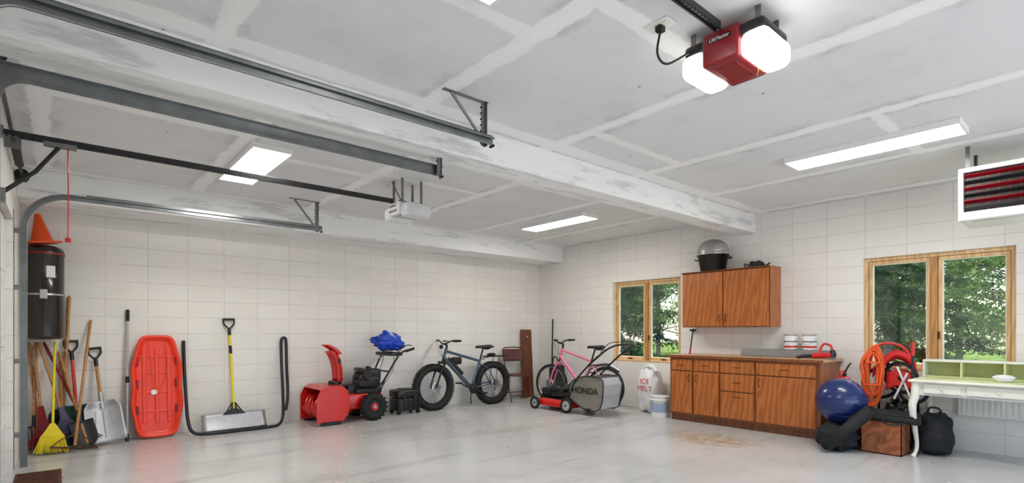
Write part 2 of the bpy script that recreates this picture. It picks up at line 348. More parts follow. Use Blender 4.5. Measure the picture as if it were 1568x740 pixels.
# ---------------------------------------------------------------- ceiling fixtures
def panel(cx,cy):
    m=M('ceiling_light_panel'); hx,hy=.165,.62
    for b in ((-hx,hx,-hy,-hy+.015),(-hx,hx,hy-.015,hy),(-hx,-hx+.015,-hy+.015,hy-.015),(hx-.015,hx,-hy+.015,hy-.015)): m.box(cx+b[0],cx+b[1],cy+b[2],cy+b[3],ZC-.05,ZC,WHITE,.003)
    m.box(cx-hx+.015,cx+hx-.015,cy-hy+.015,cy+hy-.015,ZC-.04,ZC-.01,LED); m.build()
for p in ((1.37,5.3),(5.38,5.28),(5.15,1.42),(1.37,1.33)): panel(*p)
def track(y,sgn,zt=2.48,R=.32,xe=2.25,straight=False):
    m=M('garage_door_track'); xv=-.235
    path=[(xv,.03),(xv,zt-R)]+[(xv+R-R*math.cos(a),zt-R+R*math.sin(a)) for a in [PI/2*k/8 for k in range(1,9)]]+[(xe,zt)]
    prof=[(0,-.026),(sgn*.012,-.026),(sgn*.014,-.022),(sgn*.003,-.022),(sgn*.003,.022),(sgn*.022,.022),(sgn*.022,.012),(sgn*.025,.012),(sgn*.025,.026),(0,.026)]
    V=[];F=[];n=len(prof)
    for i,(x,z) in enumerate(path):
        a=path[max(i-1,0)]; b=path[min(i+1,len(path)-1)]; t=Vector((b[0]-a[0],b[1]-a[1])).normalized(); nx,nz=-t.y,t.x
        for (p,q) in prof: V.append((x+nx*q,y+p,z+nz*q))
    for i in range(len(path)-1):
        for k in range(n): F.append([i*n+k,i*n+(k+1)%n,(i+1)*n+(k+1)%n,(i+1)*n+k])
    F.append(list(range(n))); F.append([len(V)-n+k for k in range(n)]); m.add(V,F,GALV)
    s=-sgn; xs=XC+.002 if straight else .2
    m.box(xs,xe,min(y,y+s*.003),max(y,y+s*.003),zt-.01,zt+.045,GALV); m.box(xs,xe,min(y,y+s*.035),max(y,y+s*.035),zt+.042,zt+.045,GALV)
    xx=xe-.05
    top=ZC if not (3.2<y<3.6) else 2.553
    m.box(xx-.018,xx+.018,y+s*.036,y+s*.040,zt-.03,top,GALV)
    m.box(xx+.014,xx+.018,y+s*.036-.02,y+s*.036+.02,zt-.03,top,GALV)
    if top>2.6: m.tube([(xx-.01,y+s*.04,zt+.02),(xx-.26,y+s*.04,top-.01)],.013,GALV,4,1); m.box(xx-.32,xx+.04,y+s*.03,y+s*.06,top-.006,top,GALV)
    for k in range(7):
        z=zt-.01+k*.04
        if z<top-.02: m.cyl((xx-.02,y+s*.035,z),(xx-.02,y+s*.043,z),.006,BLACK,seg=8)
    for z in (.3,.95,1.6,2.1): m.box(XC+.001,xv+.01,y-.02,y+.02,z,z+.04,GALV)
    m.box(XC+.001,XC+.004,y-.03,y+.03,.02,2.3,GALV)
    m.cyl((xe-.005,y-.02,zt-.03),(xe-.005,y+.02,zt-.03),.01,DGREY,seg=8)
    m.build()
track(2.83,-1,2.525,.13,2.25,True); track(-.17,1,2.525,.13,2.25,True); track(3.46,1,2.455,.13,2.25,True); track(6.36,-1,2.465,.32,2.42)
def shaft(y0,y1):
    m=M('torsion_spring_shaft'); x,z=-.246,2.62
    m.cyl((x,y0,z),(x,y1,z),.012,DGREY,seg=10)
    for y in (y0+.05,y1-.05): m.lathe([(.02,-.045),(.050,-.04),(.050,-.03),(.04,-.028),(.036,.028),(.050,.03),(.050,.04),(.02,.045)],(x,y,z),BLACK,(0,1,0)); m.box(XC+.002,x+.03,y+.06 if y<y0+1 else y+.055,(y+.063) if y<y0+1 else y+.058,z-.05,z+.05,GALV)
    c=(y0+y1)/2+.25; P=[(x+.026*math.cos(k*.9),c+k*.0022,z+.026*math.sin(k*.9)) for k in range(330)]; m.tube(P,.004,BLACK,5,1)
    m.box(XC+.002,x+.04,c-.02,c-.012,z-.06,z+.06,GALV); m.build()
shaft(3.6,6.45); shaft(-.05,2.70)
def opener_rail(y,xe,z,cord):
    m=M('opener_rail'); x0=XC+.002; m.box(x0,xe,y-.016,y+.016,z,z+.034,DGREY,.003)
    m.tube([(XC+.1,y-.012,z-.006),(xe,y-.012,z-.006)],.005,BLACK,6,1); m.tube([(XC+.1,y+.012,z-.006),(xe,y+.012,z-.006)],.005,BLACK,6,1)
    for k in range(1,int((xe-XC)/.03)): m.box(XC+.03*k,XC+.03*k+.012,y-.018,y-.008,z-.012,z,DGREY)
    m.box(-.08,.10,y-.03,y+.03,z-.03,z-.001,GALV,.004)
    m.tube([(0,y,z-.03),(-.12,y,z-.22),(-.29,y,2.16)],.014,BLACK,6,1); m.box(XC-.04,XC+.03,y-.04,y+.04,2.10,2.19,GALV,.004)
    m.box(x0,XC+.02,y-.04,y+.04,z-.02,z+.05,GALV)
    if cord: m.tube([(.05,y,z-.03),(.052,y-.01,z-.35),(.05,y,z-.66)],.004,RED,6); m.cyl((.05,y-.035,z-.675),(.05,y+.035,z-.675),.012,RED,seg=10); m.cyl((.05,y,z-.66),(.05,y,z-.69),.018,RED,seg=10)
    m.build()
opener_rail(4.91,2.6,2.555,True); opener_rail(1.33,2.49,2.735,False)
m=M('garage_door_opener')
m.box(2.52,2.80,1.12,1.54,2.675,2.735,BLACK,.02)
m.box(2.50,2.82,1.235,1.425,2.575,2.742,DRED,.014)
m.box(2.51,2.81,1.10,1.24,2.56,2.69,LENS,.045,seg=4); m.box(2.51,2.81,1.42,1.56,2.56,2.69,LENS,.045,seg=4)
m.box(2.498,2.503,1.27,1.39,2.685,2.705,BLACK); m.box(2.56,2.76,1.27,1.39,2.572,2.577,DRED,.002)
for a,b in ((1.16,2.74),(1.50,2.74)):
    for x in (2.56,2.76): m.box(x-.012,x+.012,a-.002,a+.002,2.73,ZC,GALV); m.box(x-.012,x-.009,a-.014,a+.014,2.73,ZC,GALV)
m.tube([(2.52,1.50,2.70),(2.40,1.56,2.62),(2.34,1.58,2.66),(2.335,1.56,2.765)],.006,BLACK,8)
m.tube([(2.6,1.20,2.56),(2.62,1.19,2.53),(2.63,1.2,2.50)],.0015,YELLOW,5)
ob=m.build(); label('LiftMaster',.026,WHITE,ob,basis((2.4965,1.33,2.695),(0,-1,0),(0,0,1)),'logo')
m=M('ceiling_outlet'); m.box(2.29,2.38,1.49,1.63,ZC-.008,ZC,WHITE,.003); m.box(2.31,2.36,1.51,1.55,ZC-.012,ZC-.008,CREAM,.002); m.box(2.315,2.355,1.54,1.58,ZC-.04,ZC-.008,BLACK,.006); m.build()
m=M('garage_door_opener')
m.box(2.60,2.93,4.80,5.02,2.43,2.555,WHITE,.02,seg=3); m.box(2.62,2.91,4.66,4.81,2.395,2.535,LENSOFF,.04,seg=4); m.box(2.62,2.91,5.01,5.16,2.395,2.535,LENSOFF,.04,seg=4)
for k in range(6): m.box(2.598,2.602,4.83+k*.028,4.845+k*.028,2.45,2.475,DGREY)
m.box(2.62,2.90,4.84,4.98,2.42,2.434,LGREY,.003)
for y in (4.82,5.0):
    for x in (2.66,2.88): m.box(x-.014,x+.014,y-.002,y+.002,2.54,ZC,GALV)
    m.box(2.62,2.92,y-.014,y+.014,2.56,2.564,GALV)
m.tube([(2.64,4.82,2.57),(2.64,5.0,2.79)],.008,GALV,4,1)
ob=m.build(); label('LiftMaster',.035,DGREY,ob,basis((2.597,4.91,2.515),(0,-1,0),(0,0,1)),'logo')
m=M('ceiling_unit_heater'); x0,x1,y0,y1,z0,z1=5.76,6.30,.30,.94,2.16,2.60
m.box(x0+.04,x1,y0,y1,z0,z1,WHITE,.012)
m.box(x0,x0+.04,y0,y1,z0,z0+.07,WHITE,.008); m.box(x0,x0+.04,y0,y1,z1-.04,z1,WHITE,.008); m.box(x0,x0+.04,y0,y0+.035,z0+.07,z1-.04,WHITE,.004); m.box(x0,x0+.04,y1-.035,y1,z0+.07,z1-.04,WHITE,.004)
m.box(x0+.036,x0+.042,y0+.03,y1-.03,z0+.07,z1-.04,BLACK)
for k in range(6):
    z=z0+.10+k*.054; m.cbox((x0+.02,(y0+y1)/2,z),(.045,y1-y0-.075,.006),DRED if k%2 else DGREY,.002,(0,.6,0))
for k in range(9): m.box(x0+.034,x0+.036,y0+.06+k*.065,y0+.065+k*.065,z0+.07,z1-.04,DRED)
for x in (x0+.1,x1-.08):
    for y in (y0+.05,y1-.05): m.box(x-.015,x+.015,y-.003,y+.003,z1-.02,ZC,GALV); m.box(x-.015,x-.012,y-.015,y+.015,z1,ZC,GALV)
m.box(x0+.2,x1-.1,y0-.25,y0,z0+.12,z0+.3,WHITE,.01); m.box(x0+.08,x0+.1,y0+.08,y1-.08,z0-.003,z0+.001,LGREY); m.build()
# ---------------------------------------------------------------- cabinets
XW=XB-.004
def pull(m,x,y,z,vert,L=.09):
    if vert: m.tube([(x,y,z-L/2),(x-.025,y,z-L/3),(x-.025,y,z+L/3),(x,y,z+L/2)],.005,BRONZE,8); m.cyl((x,y,z-L/2),(x-.004,y,z-L/2),.009,BRONZE,seg=10); m.cyl((x,y,z+L/2),(x-.004,y,z+L/2),.009,BRONZE,seg=10)
    else: m.tube([(x,y-L/2,z),(x-.025,y-L/3,z),(x-.025,y+L/3,z),(x,y+L/2,z)],.005,BRONZE,8)
m=M('upper_cabinet'); y0,y1,z0,z1=2.94,4.17,1.29,2.06
m.box(6.80,XW,y0,y1,z0,z1,OAK,.003); m.box(6.798,6.80,y0,y1,z0,z1,OAKD)
for a,b in ((y0+.012,3.548),(3.562,y1-.012)): m.box(6.775,6.797,a,b,z0+.01,z1-.02,OAK,.006)
pull(m,6.775,3.60,z0+.12,True); pull(m,6.775,3.51,z0+.12,True); m.box(6.77,XW,y0-.004,y1+.004,z1-.006,z1+.006,OAKD,.003); m.build()
m=M('base_cabinet'); y0,y1=2.26,4.19; F=6.52
m.box(F,XW,y0,y1,.09,.875,OAK,.003); m.box(F+.05,XW,y0+.01,y1-.01,0,.09,OAKD); m.box(F+.04,F+.055,y0,y1,0,.085,BOARD,.002)
m.box(F-.002,F,y0,y1,.09,.875,OAKD)
cols=[(3.84,4.17),(3.46,3.83),(3.00,3.45),(2.30,2.99)]
for i,(a,b) in enumerate(cols):
    a+=.008;b-=.008; m.box(F-.022,F-.001,a,b,.70,.85,OAK,.006); pull(m,F-.022,(a+b)/2,.775,False)
    if i==2: m.box(F-.022,F-.001,a,b,.47,.685,OAK,.006); m.box(F-.022,F-.001,a,b,.12,.455,OAK,.006); pull(m,F-.022,(a+b)/2,.58,False); pull(m,F-.022,(a+b)/2,.40,False)
    else: m.box(F-.022,F-.001,a,b,.12,.685,OAK,.006); pull(m,F-.022,a+.04 if i==0 else b-.04,.6,True)
m.box(F-.05,XW,y0-.04,y1+.02,.875,.912,COUNTER,.006); m.box(F-.052,F-.046,y0-.04,y1+.02,.877,.908,OAKD,.002); m.build()
m=M('backsplash_ledge'); m.box(6.86,XW,2.30,3.35,.912,1.0,mat('grey_laminate',(.55,.55,.55),.5),.006); m.build()
def paint_can(x,y,z,n='paint_can'):
    m=M(n); m.lathe([(.078,0),(.082,.002),(.082,.008),(.079,.01),(.079,.182),(.083,.184),(.083,.192),(.07,.194),(.066,.186),(.0001,.186)],(x,y,z),STEEL)
    m.lathe([(.0802,.015),(.0802,.178)],(x,y,z),PAPER); m.lathe([(.0806,.03),(.0806,.055)],(x,y,z),RED); m.lathe([(.0806,.10),(.0806,.112)],(x,y,z),DGREY)
    m.tube([(x,y-.083,z+.15),(x-.06,y-.06,z+.10),(x-.088,y,z+.07),(x-.06,y+.06,z+.10),(x,y+.083,z+.15)],.002,STEEL,6); m.build()
paint_can(6.97,2.76,1.0); paint_can(6.97,2.545,1.0)
m=M('angle_grinder'); m.T=Matrix.Translation((0,-.05,0)); m.cyl((6.72,2.47,.945),(6.75,2.28,.96),.03,RED); m.lathe([(.035,-.03),(.04,0),(.03,.04),(.01,.06)],(6.76,2.27,.965),DGREY,(0,0,1)); m.lathe([(.045,0),(.05,.003),(.05,.006),(.01,.008)],(6.76,2.28,.914),STEEL); m.tube([(6.72,2.47,.945),(6.70,2.56,.94),(6.66,2.62,.925)],.02,BLACK,10); m.tube([(6.76,2.28,.97),(6.80,2.3,1.06),(6.80,2.38,1.08),(6.76,2.42,.97)],.014,RED,8); m.build()
m=M('ice_scraper_brush'); m.cyl((6.90,4.12,.914),(7.10,4.18,1.27),.010,BLACK,seg=10); m.cbox((7.085,4.175,1.25),(.02,.10,.03),DGREY,.004); m.cyl((6.90,4.12,.914),(6.94,4.13,.98),.015,RED,seg=10); m.build()
m=M('stock_pot_with_dome_lid'); c=(6.88,3.75,2.067)
m.lathe([(.0001,0),(.15,0),(.165,.01),(.20,.20),(.215,.205),(.215,.215),(.2,.218),(.19,.21),(.16,.02),(.0001,.02)],c,BLACK)
m.lathe([(.216,.216),(.22,.222),(.212,.235),(.21,.25),(.205,.30),(.175,.37),(.12,.415),(.06,.435),(.0001,.44)],c,STEEL); m.lathe([(.214,.262),(.218,.268),(.212,.274)],c,STEEL)
for s in (1,-1): m.tube([(c[0]-.05,c[1]+s*.19,c[2]+.16),(c[0]-.05,c[1]+s*.245,c[2]+.17),(c[0]+.05,c[1]+s*.245,c[2]+.17),(c[0]+.05,c[1]+s*.19,c[2]+.16)],.008,BLACK,8)
m.build()
m=M('binoculars')
for dy in (-.035,.045): m.lathe([(.03,0),(.04,.005),(.042,.05),(.03,.075),(.026,.11),(.03,.115)],(6.86,3.15+dy,2.108),BLACK,(1,0,0)); m.torus((6.86,3.15+dy,2.108),(1,0,0),.036,.006,DGREY)
m.box(6.88,6.94,3.13,3.18,2.10,2.12,BLACK,.005); m.tube([(6.9,3.2,2.10),(6.84,3.27,2.075),(6.87,3.3,2.12),(6.93,3.26,2.10)],.008,BLACK,8); m.tube([(6.9,3.1,2.10),(6.85,3.03,2.075),(6.9,2.99,2.11),(6.96,3.04,2.09)],.008,BLACK,8); m.build()
for y,z in ((6.56,1.12),(4.25,1.13)):
    m=M('electrical_outlet'); XO=XB-.001; m.box(XO-.006,XO,y-.035,y+.035,z-.058,z+.058,CREAM,.003)
    for dz in (-.025,.025): m.box(XO-.009,XO-.005,y-.017,y+.017,z+dz-.015,z+dz+.015,WHITE,.004); m.box(XO-.0095,XO-.0088,y-.008,y-.005,z+dz-.007,z+dz+.007,BLACK); m.box(XO-.0095,XO-.0088,y+.005,y+.008,z+dz-.007,z+dz+.007,BLACK)
    m.build()
# ---------------------------------------------------------------- left corner
m=M('central_vacuum_canister'); c=(-.115,7.30,1.15)
m.lathe([(.0001,0),(.13,0),(.16,.02),(.163,.04),(.163,.44),(.168,.445),(.168,.475),(.163,.48),(.163,.86),(.168,.865),(.168,.90),(.15,.94),(.10,.965),(.0001,.97)],c,mat('black_enamel',(.13,.11,.105),.25,coat=.3))
m.lathe([(.1695,.45),(.1695,.468)],c,STEEL); m.lathe([(.1695,.87),(.1695,.89)],c,DRED)
m.box(c[0]-.03,c[0]+.03,c[1]-.18,c[1]-.16,1.56,1.66,STEEL,.006); m.box(c[0]+.02,c[0]+.09,c[1]-.166,c[1]-.158,1.78,1.90,PAPER,.002); m.box(c[0]-.06,c[0]+.06,7.44,YA-.003,1.3,2.0,GALV); m.build()
m=M('traffic_cone'); T=Matrix.Translation((-.125,7.28,2.135))@Euler((.0,-.14,.3)).to_matrix().to_4x4(); m.T=T
m.box(-.13,.13,-.13,.13,0,.02,ORANGE,.008); m.lathe([(.10,.02),(.09,.03),(.022,.30),(.018,.305),(.0001,.305)],(0,0,0),ORANGE); m.build()
def dgrip(m,z,mt=BLACK,w=.055):
    m.tube([(0,0,z-.02),(-w*.9,0,z+.04),(-w,0,z+.10)],.011,mt,8); m.tube([(0,0,z-.02),(w*.9,0,z+.04),(w,0,z+.10)],.011,mt,8); m.cyl((-w-.01,0,z+.105),(w+.01,0,z+.105),.014,mt,seg=12); m.cyl((0,0,z-.1),(0,0,z-.005),.019,mt,seg=12)
def scoop(m,w,h,d,mt,dish=.05):
    def fn(u,v):
        x=(u*2-1); ww=w/2*(1-.12*v-.9*max(0,v-.86)**1*2); return (x*ww, -d*(1-v)*.2+dish*(x*x)*(-1)*(.6+.4*v)-(.03 if v>.97 else 0), v*h+.015*(1-x*x)*(-1)*(1-v)+.02)
    m.grid(fn,16,12,mt,.003)
p0,p1=(-.05,7.02,.01),(-.03,7.44,1.12); L=(Vector(p1)-Vector(p0)).length
m=M('yellow_broom'); m.T=frameT(p0,p1,0); m.cyl((0,0,.28),(0,0,L),.012,YELLOW,seg=12)
m.prism([(-.09,.17),(.09,.17),(.05,.24),(.02,.30),(-.02,.30),(-.05,.24)],(0,0,0),(1,0,0),(0,0,1),.05,YELLOW)
random.seed(2)
for i in range(26):
    for j in range(3):
        t=i/25*2-1; m.cyl((t*.085,(j-1)*.016,.18),(t*(.13+random.uniform(-.01,.01)),(j-1)*.03,random.uniform(.0,.015)),.0055,YELLOW,r1=.003,seg=5)
m.build()
def leafrake(p0,p1,mt,hm,tw,w=1.):
    L=(Vector(p1)-Vector(p0)).length; m=M('leaf_rake'); m.T=frameT(p0,p1,tw); m.cyl((0,0,.38),(0,0,L),.013,hm,seg=10); m.prism([(-.035,.30),(.035,.30),(.02,.44),(-.02,.44)],(0,0,0),(1,0,0),(0,0,1),.03,mt)
    for i in range(21):
        t=i/20*2-1; m.tube([(t*.03,0,.32),(t*.13*w,-.0,.16),(t*.24*w,0,.03+.03*t*t),(t*.25*w,-.04,.0+.03*t*t)],.0055,mt,5,4)
    m.tube([(-.14*w,0,.16),(0,0,.17),(.14*w,0,.16)],.007,mt,6); m.build()
leafrake((.12,7.12,.03),(-.16,7.40,1.12),PURPLE,HANDLE,.25)
leafrake((-.10,7.22,.03),(-.2,7.44,1.08),DRED,HANDLE,-.3,.6)
m=M('aluminium_scoop_shovel'); p0,p1=(.40,7.20,.02),(.30,7.46,1.02); L=(Vector(p1)-Vector(p0)).length; m.T=frameT(p0,p1,0)
scoop(m,.36,.44,.1,ALU,.06); m.cyl((0,-.01,.38),(0,0,.56),.022,ALU,seg=12); m.cyl((0,0,.5),(0,0,L-.1),.017,HANDLE,seg=12); dgrip(m,L-.08)
for x in (-.09,0,.09): m.tube([(x,-.022,.06),(x*.7,-.016,.36)],.005,ALU,6,1)
m.build()
m=M('snow_shovel'); p0,p1=(.17,7.24,.03),(.10,7.46,1.10); L=(Vector(p1)-Vector(p0)).length; m.T=frameT(p0,p1,.15); scoop(m,.34,.40,.1,GREEN,.03); m.cyl((0,0,.36),(0,0,L-.1),.016,RED,seg=12); dgrip(m,L-.08); m.build()
m=M('coal_shovel'); p0,p1=(.03,7.32,.03),(.02,7.47,1.0); m.T=frameT(p0,p1,.3); scoop(m,.28,.36,.1,DGREY,.04); m.cyl((0,0,.34),(0,0,.95),.016,HANDLE,seg=12); m.build()
def stick(n,p0,p1,r,mt,head=None,tw=0):
    m=M(n); L=(Vector(p1)-Vector(p0)).length; m.T=frameT(p0,p1,tw); m.tube([(0,0,.05 if head else 0),(0,0,L-.02),(0,0,L)],[r,r,r*.6],mt,10,1)
    if head=='bow':
        m.cyl((-.19,0,.03),(.19,0,.03),.008,RUST,seg=8); m.tube([(-.19,0,.03),(-.1,0,.12),(0,0,.16)],.006,RUST,6); m.tube([(.19,0,.03),(.1,0,.12),(0,0,.16)],.006,RUST,6)
        for k in range(14): m.tube([(-.19+.38*k/13,0,.03),(-.19+.38*k/13,-.05,.0)],[.005,.003],RUST,5,1)
    if head=='hoe':
        m.tube([(0,0,.05),(0,-.01,.02),(0,-.05,.03)],.008,DGREY,8); m.prism([(-.08,-.02),(.08,-.02),(.06,.06),(-.06,.06)],(0,-.05,.02),(1,0,0),(0,-.3,.95),.004,DGREY)
    if head=='spade':
        m.grid(lambda u,v:((u*2-1)*.105*(1 if v>.35 else (.25+.75*math.sin(v/.35*PI/2))),-.03*(u*2-1)**2,v*.30),12,12,DGREY,.003); m.cyl((0,-.005,.27),(0,0,.42),.02,DGREY,seg=12)
    if head=='fork':
        for k in range(4): m.tube([((k-1.5)*.035,0,.24),((k-1.5)*.035,-.01,.12),((k-1.5)*.035,0,0)],[.007,.006,.003],DGREY,6)
        m.cyl((-.06,0,.24),(.06,0,.24),.009,DGREY,seg=8); m.cyl((0,0,.24),(0,0,.36),.016,DGREY,seg=10)
    if head=='edger': m.lathe([(.0001,-.002),(.09,-.002),(.09,.002),(.0001,.002)],(0,0,.09),DGREY,(0,1,0))
    m.build()
stick('bow_rake',(.12,6.98,.02),(.27,7.47,1.36),.014,HANDLE,'bow',.2)
stick('garden_spade',(.24,7.10,.01),(-.0,7.47,1.02),.015,HANDLE,'spade',.1)
stick('garden_fork',(-.20,7.30,.01),(-.18,7.46,1.12),.014,HANDLE,'fork',.5)
stick('long_wooden_pole',(.02,7.40,.0),(.09,7.47,1.62),.016,HANDLE)
stick('lawn_edger',(-.14,7.40,.01),(-.24,7.46,1.12),.015,HANDLE,'edger',.9)
stick('garden_hoe',(.30,7.34,.01),(-.12,7.47,1.12),.014,DRED,'hoe',.4)
m=M('extension_pole'); m.cyl((.585,7.33,.0),(.60,7.46,1.35),.013,LGREY,seg=12); m.cyl((.60,7.46,1.35),(.602,7.472,1.48),.018,BLACK,seg=12); m.cyl((.584,7.325,.0),(.586,7.34,.08),.018,BLACK,seg=12); m.cyl((.592,7.39,.65),(.593,7.397,.72),.018,BLACK,seg=12); m.build()
m=M('plastic_snow_sled'); m.T=frameT((.87,7.32,.01),(.87,7.44,1.18),0)
H=1.18
def sledring(sc,y,off=0):
    out=[]
    for k in range(56):
        a=2*PI*k/56; ca,sa=math.cos(a),math.sin(a); e=.42; x=math.copysign(abs(ca)**e,ca); z=math.copysign(abs(sa)**.55,sa)
        wv=.248-.035*max(0,z)**2-.010*math.cos(z*9); out.append((x*(wv-off),y,H/2+z*(H/2-off)))
    return out
rings=[sledring(1,-.045,0),sledring(1,-.055,.008),sledring(1,-.055,.028),sledring(1,-.012,.05),sledring(1,-.008,.075)]
V=sum(rings,[]);F=[]
for j in range(4):
    for k in range(56): F.append([j*56+k,j*56+(k+1)%56,(j+1)*56+(k+1)%56,(j+1)*56+k])
F.append([4*56+k for k in range(56)]); m.add(V,F,SLED,True)
back=[(x,y+.03,z) for x,y,z in rings[4]]; m.add(rings[0]+back,[[k,(k+1)%56,56+(k+1)%56,56+k] for k in range(56)]+[[56+k for k in range(56)]],SLED,True)
for x in (-.12,0,.12): m.box(x-.022,x+.022,-.022,-.006,.16,1.02,SLED,.008)
for z in (.30,.52,.74,.93): m.box(-.17,.17,-.018,-.006,z-.012,z+.012,SLED,.006)
for z in (.32,.62,.88):
    for x in (-.19,.19): m.box(x-.012,x+.012,-.040,-.012,z-.05,z+.05,DRED,.008)
m.tube([(-.08,-.06,1.10),(-.06,-.065,.9),(-.03,-.05,.6),(.03,-.05,.55),(.10,-.05,.8),(.08,-.06,1.10)],.004,ORANGE,6)
m.cyl((-.03,-.026,.52),(-.03,-.02,.52),.03,PAPER); m.build()
m=M('snow_pusher_shovel'); p0,p1=(1.66,7.20,.02),(1.645,7.46,1.36); L=(Vector(p1)-Vector(p0)).length; m.T=frameT(p0,p1,0)
m.grid(lambda u,v:((u*2-1)*.36,-.05*math.sin(v*PI*.5)*-1-.04,v*.21),10,8,ALU,.004); m.box(-.36,.36,-.048,-.03,-.012,.012,DGREY,.003)
m.prism([(-.13,.19),(.13,.19),(.10,.22),(.03,.26),(.02,.34),(-.02,.34),(-.03,.26),(-.10,.22)],(0,.012,0),(1,0,0),(0,0,1),.03,BLACK)
for t in (-.1,-.05,.05,.1): m.tube([(t,.0,.20),(t*.2,0,.33)],.008,BLACK,6,1)
m.cyl((0,.01,.26),(0,0,L-.1),.0165,YELLOW,seg=14); m.cyl((0,0,.95),(0,0,1.05),.019,BLACK,seg=14); dgrip(m,L-.08,BLACK,.06); m.build()
m=M('bent_tube_handle_frame')
m.tube([(1.15,7.46,1.12),(1.15,7.42,.85),(1.15,7.30,.45),(1.16,7.20,.15),(1.21,7.14,.04),(1.35,7.10,.022),(1.7,7.08,.022),(2.05,7.10,.022),(2.16,7.13,.04),(2.22,7.18,.14),(2.25,7.28,.42),(2.27,7.40,.8),(2.28,7.45,1.08),(2.30,7.46,1.14),(2.335,7.46,1.14),(2.345,7.45,1.08),(2.33,7.38,.75),(2.31,7.27,.4),(2.26,7.19,.2)],.019,BLACK,10)
m.build()
# ---------------------------------------------------------------- snow blower
m=M('snow_blower')
side=[(0,.03),(-.0,.36),(.05,.47),(.12,.51),(.34,.51),(.42,.44),(.45,.30),(.42,.12),(.34,.03)]
for y in (-.30,.30): m.prism(side,(0,y,0),(1,0,0),(0,0,1),.006,RED); m.box(.05,.32,y-.018 if y<0 else y+.006,y-.006 if y<0 else y+.018,.0,.05,BLACK,.004)
sh=side[2:]
for i in range(len(sh)-1):
    a,b=Vector((sh[i][0],0,sh[i][1])),Vector((sh[i+1][0],0,sh[i+1][1])); V=[]
    for p in (a,b):
        for y in (-.30,.30): V.append((p.x,y,p.z))
    n=Vector((-(b-a).z,0,(b-a).x)).normalized()*.004; V2=[tuple(Vector(v)-n) for v in V]
    m.add(V+V2,[[0,1,3,2],[4,6,7,5],[0,4,5,1],[2,3,7,6]],RED)
m.box(-.012,.0,-.303,.303,.025,.032,STEEL); m.cyl((.18,-.3,.22),(.18,.3,.22),.018,RED,seg=12)
for s in (-1,1):
    for ph in (0,PI):
        def hel(u,v,s=s,ph=ph):
            a=ph+s*u*2.2*PI; y=s*(.28-.24*u); r=.10+.07*v; return (.18+r*math.cos(a),y,.22+r*math.sin(a))
        m.grid(hel,40,2,RED,.005)
        for k in range(5): x=hel(k/5,0); m.cyl((.18,x[1],.22),x,.007,RED,seg=6)
m.lathe([(.12,0),(.15,.02),(.15,.14),(.10,.16)],(.43,0,.24),RED,(1,0,0)); m.box(.44,.98,-.17,.17,.16,.37,RED,.02); m.box(.50,.72,-.10,.10,.35,.50,BLACK,.02)
m.lathe([(.085,0),(.09,.03),(.08,.05)],(.36,0,.505),BLACK)
def chute(u,v):
    a=(u-.5)*PI*1.05; w=.095+.015*v; cx=.37-.10*v*v*v; z=.54+.42*v; return (cx+w*math.cos(a)*(1.-.2*v),w*math.sin(a),z+ (.02*math.cos(a)))
m.grid(chute,14,12,RED,.005); m.grid(lambda u,v:(.36+.09*math.cos((u-.5)*PI)-.05*v-.11*v*v,.105*math.sin((u-.5)*PI),.92+.13*v),12,6,RED,.005)
m.box(.36,.40,-.11,-.10,.80,.86,BLACK,.004)
m.box(.60,.98,-.17,.17,.37,.44,DGREY,.01); m.lathe([(.15,0),(.165,.03),(.165,.16),(.14,.2),(.09,.215),(.0001,.22)],(.79,0,.44),BLACK); m.box(.68,.95,-.20,.05,.44,.60,BLACK,.03); m.box(.80,1.0,-.12,.16,.52,.70,DGREY,.04,seg=3); m.box(.62,.78,-.22,-.08,.46,.56,DGREY,.015)
for k in range(6): m.box(.625,.775,-.226,-.218,.47+k*.014,.476+k*.014,BLACK)
m.cyl((.86,.02,.66),(.86,.02,.73),.035,BLACK); m.lathe([(.05,0),(.06,.02),(.05,.05)],(.72,-.22,.62),BLACK,(0,-1,0)); m.box(.66,.74,-.1,.08,.64,.72,BLACK,.02)
for s in (-1,1):
    y=s*.27; m.torus((.80,y,.19),(0,1,0),.135,.055,RUBBER,40,12,1.15); m.lathe([(.0001,.03),(.06,.03),(.085,.045),(.09,.03),(.09,-.03)],(.80,y,.19),DGREY,(0,s,0)); m.lathe([(.035,.045),(.05,.05),(.05,.03)],(.80,y,.19),RED,(0,s,0)); m.cyl((.80,y,.19),(.80,y+s*.06,.19),.022,STEEL)
    for k in range(18):
        a=2*PI*k/18; R=Euler((0,-a,0)).to_matrix()
        for q in (-1,1):
            c=Vector((.80,y+q*.03,.19))+Vector((math.cos(a+q*.08)*.186,0,math.sin(a+q*.08)*.186)); m.box(c.x-.008,c.x+.008,c.y-.028,c.y+.028,c.z-.010,c.z+.010,RUBBER,.002,R)
m.cyl((.8,-.25,.19),(.8,.25,.19),.014,STEEL)
for s in (-1,1):
    m.tube([(.80,s*.16,.34),(.98,s*.20,.52),(1.14,s*.25,.80),(1.24,s*.27,.93),(1.43,s*.27,.98)],.014,BLACK,10); m.cyl((1.30,s*.27,.945),(1.44,s*.27,.982),.02,RUBBER,seg=12); m.tube([(1.18,s*.25,.90),(1.28,s*.26,1.02),(1.40,s*.27,1.03)],.007,BLACK,8); m.tube([(.92,s*.16,.30),(1.04,s*.21,.62)],.01,BLACK,8,1)
m.cyl((1.06,-.22,.66),(1.06,.22,.66),.012,BLACK); m.box(1.08,1.27,-.25,.25,.88,.93,BLACK,.015); m.tube([(.40,-.08,.60),(.8,-.06,.75),(1.1,-.05,.90),(1.2,-.05,.94)],.006,STEEL,8)
m.tube([(1.18,.15,.9),(1.10,.17,.6),(.98,.12,.45)],.004,BLACK,6); m.tube([(1.18,-.15,.9),(1.12,-.2,.65),(.95,-.15,.40)],.004,BLACK,6)
m.build(loc=(2.52,7.10,0))
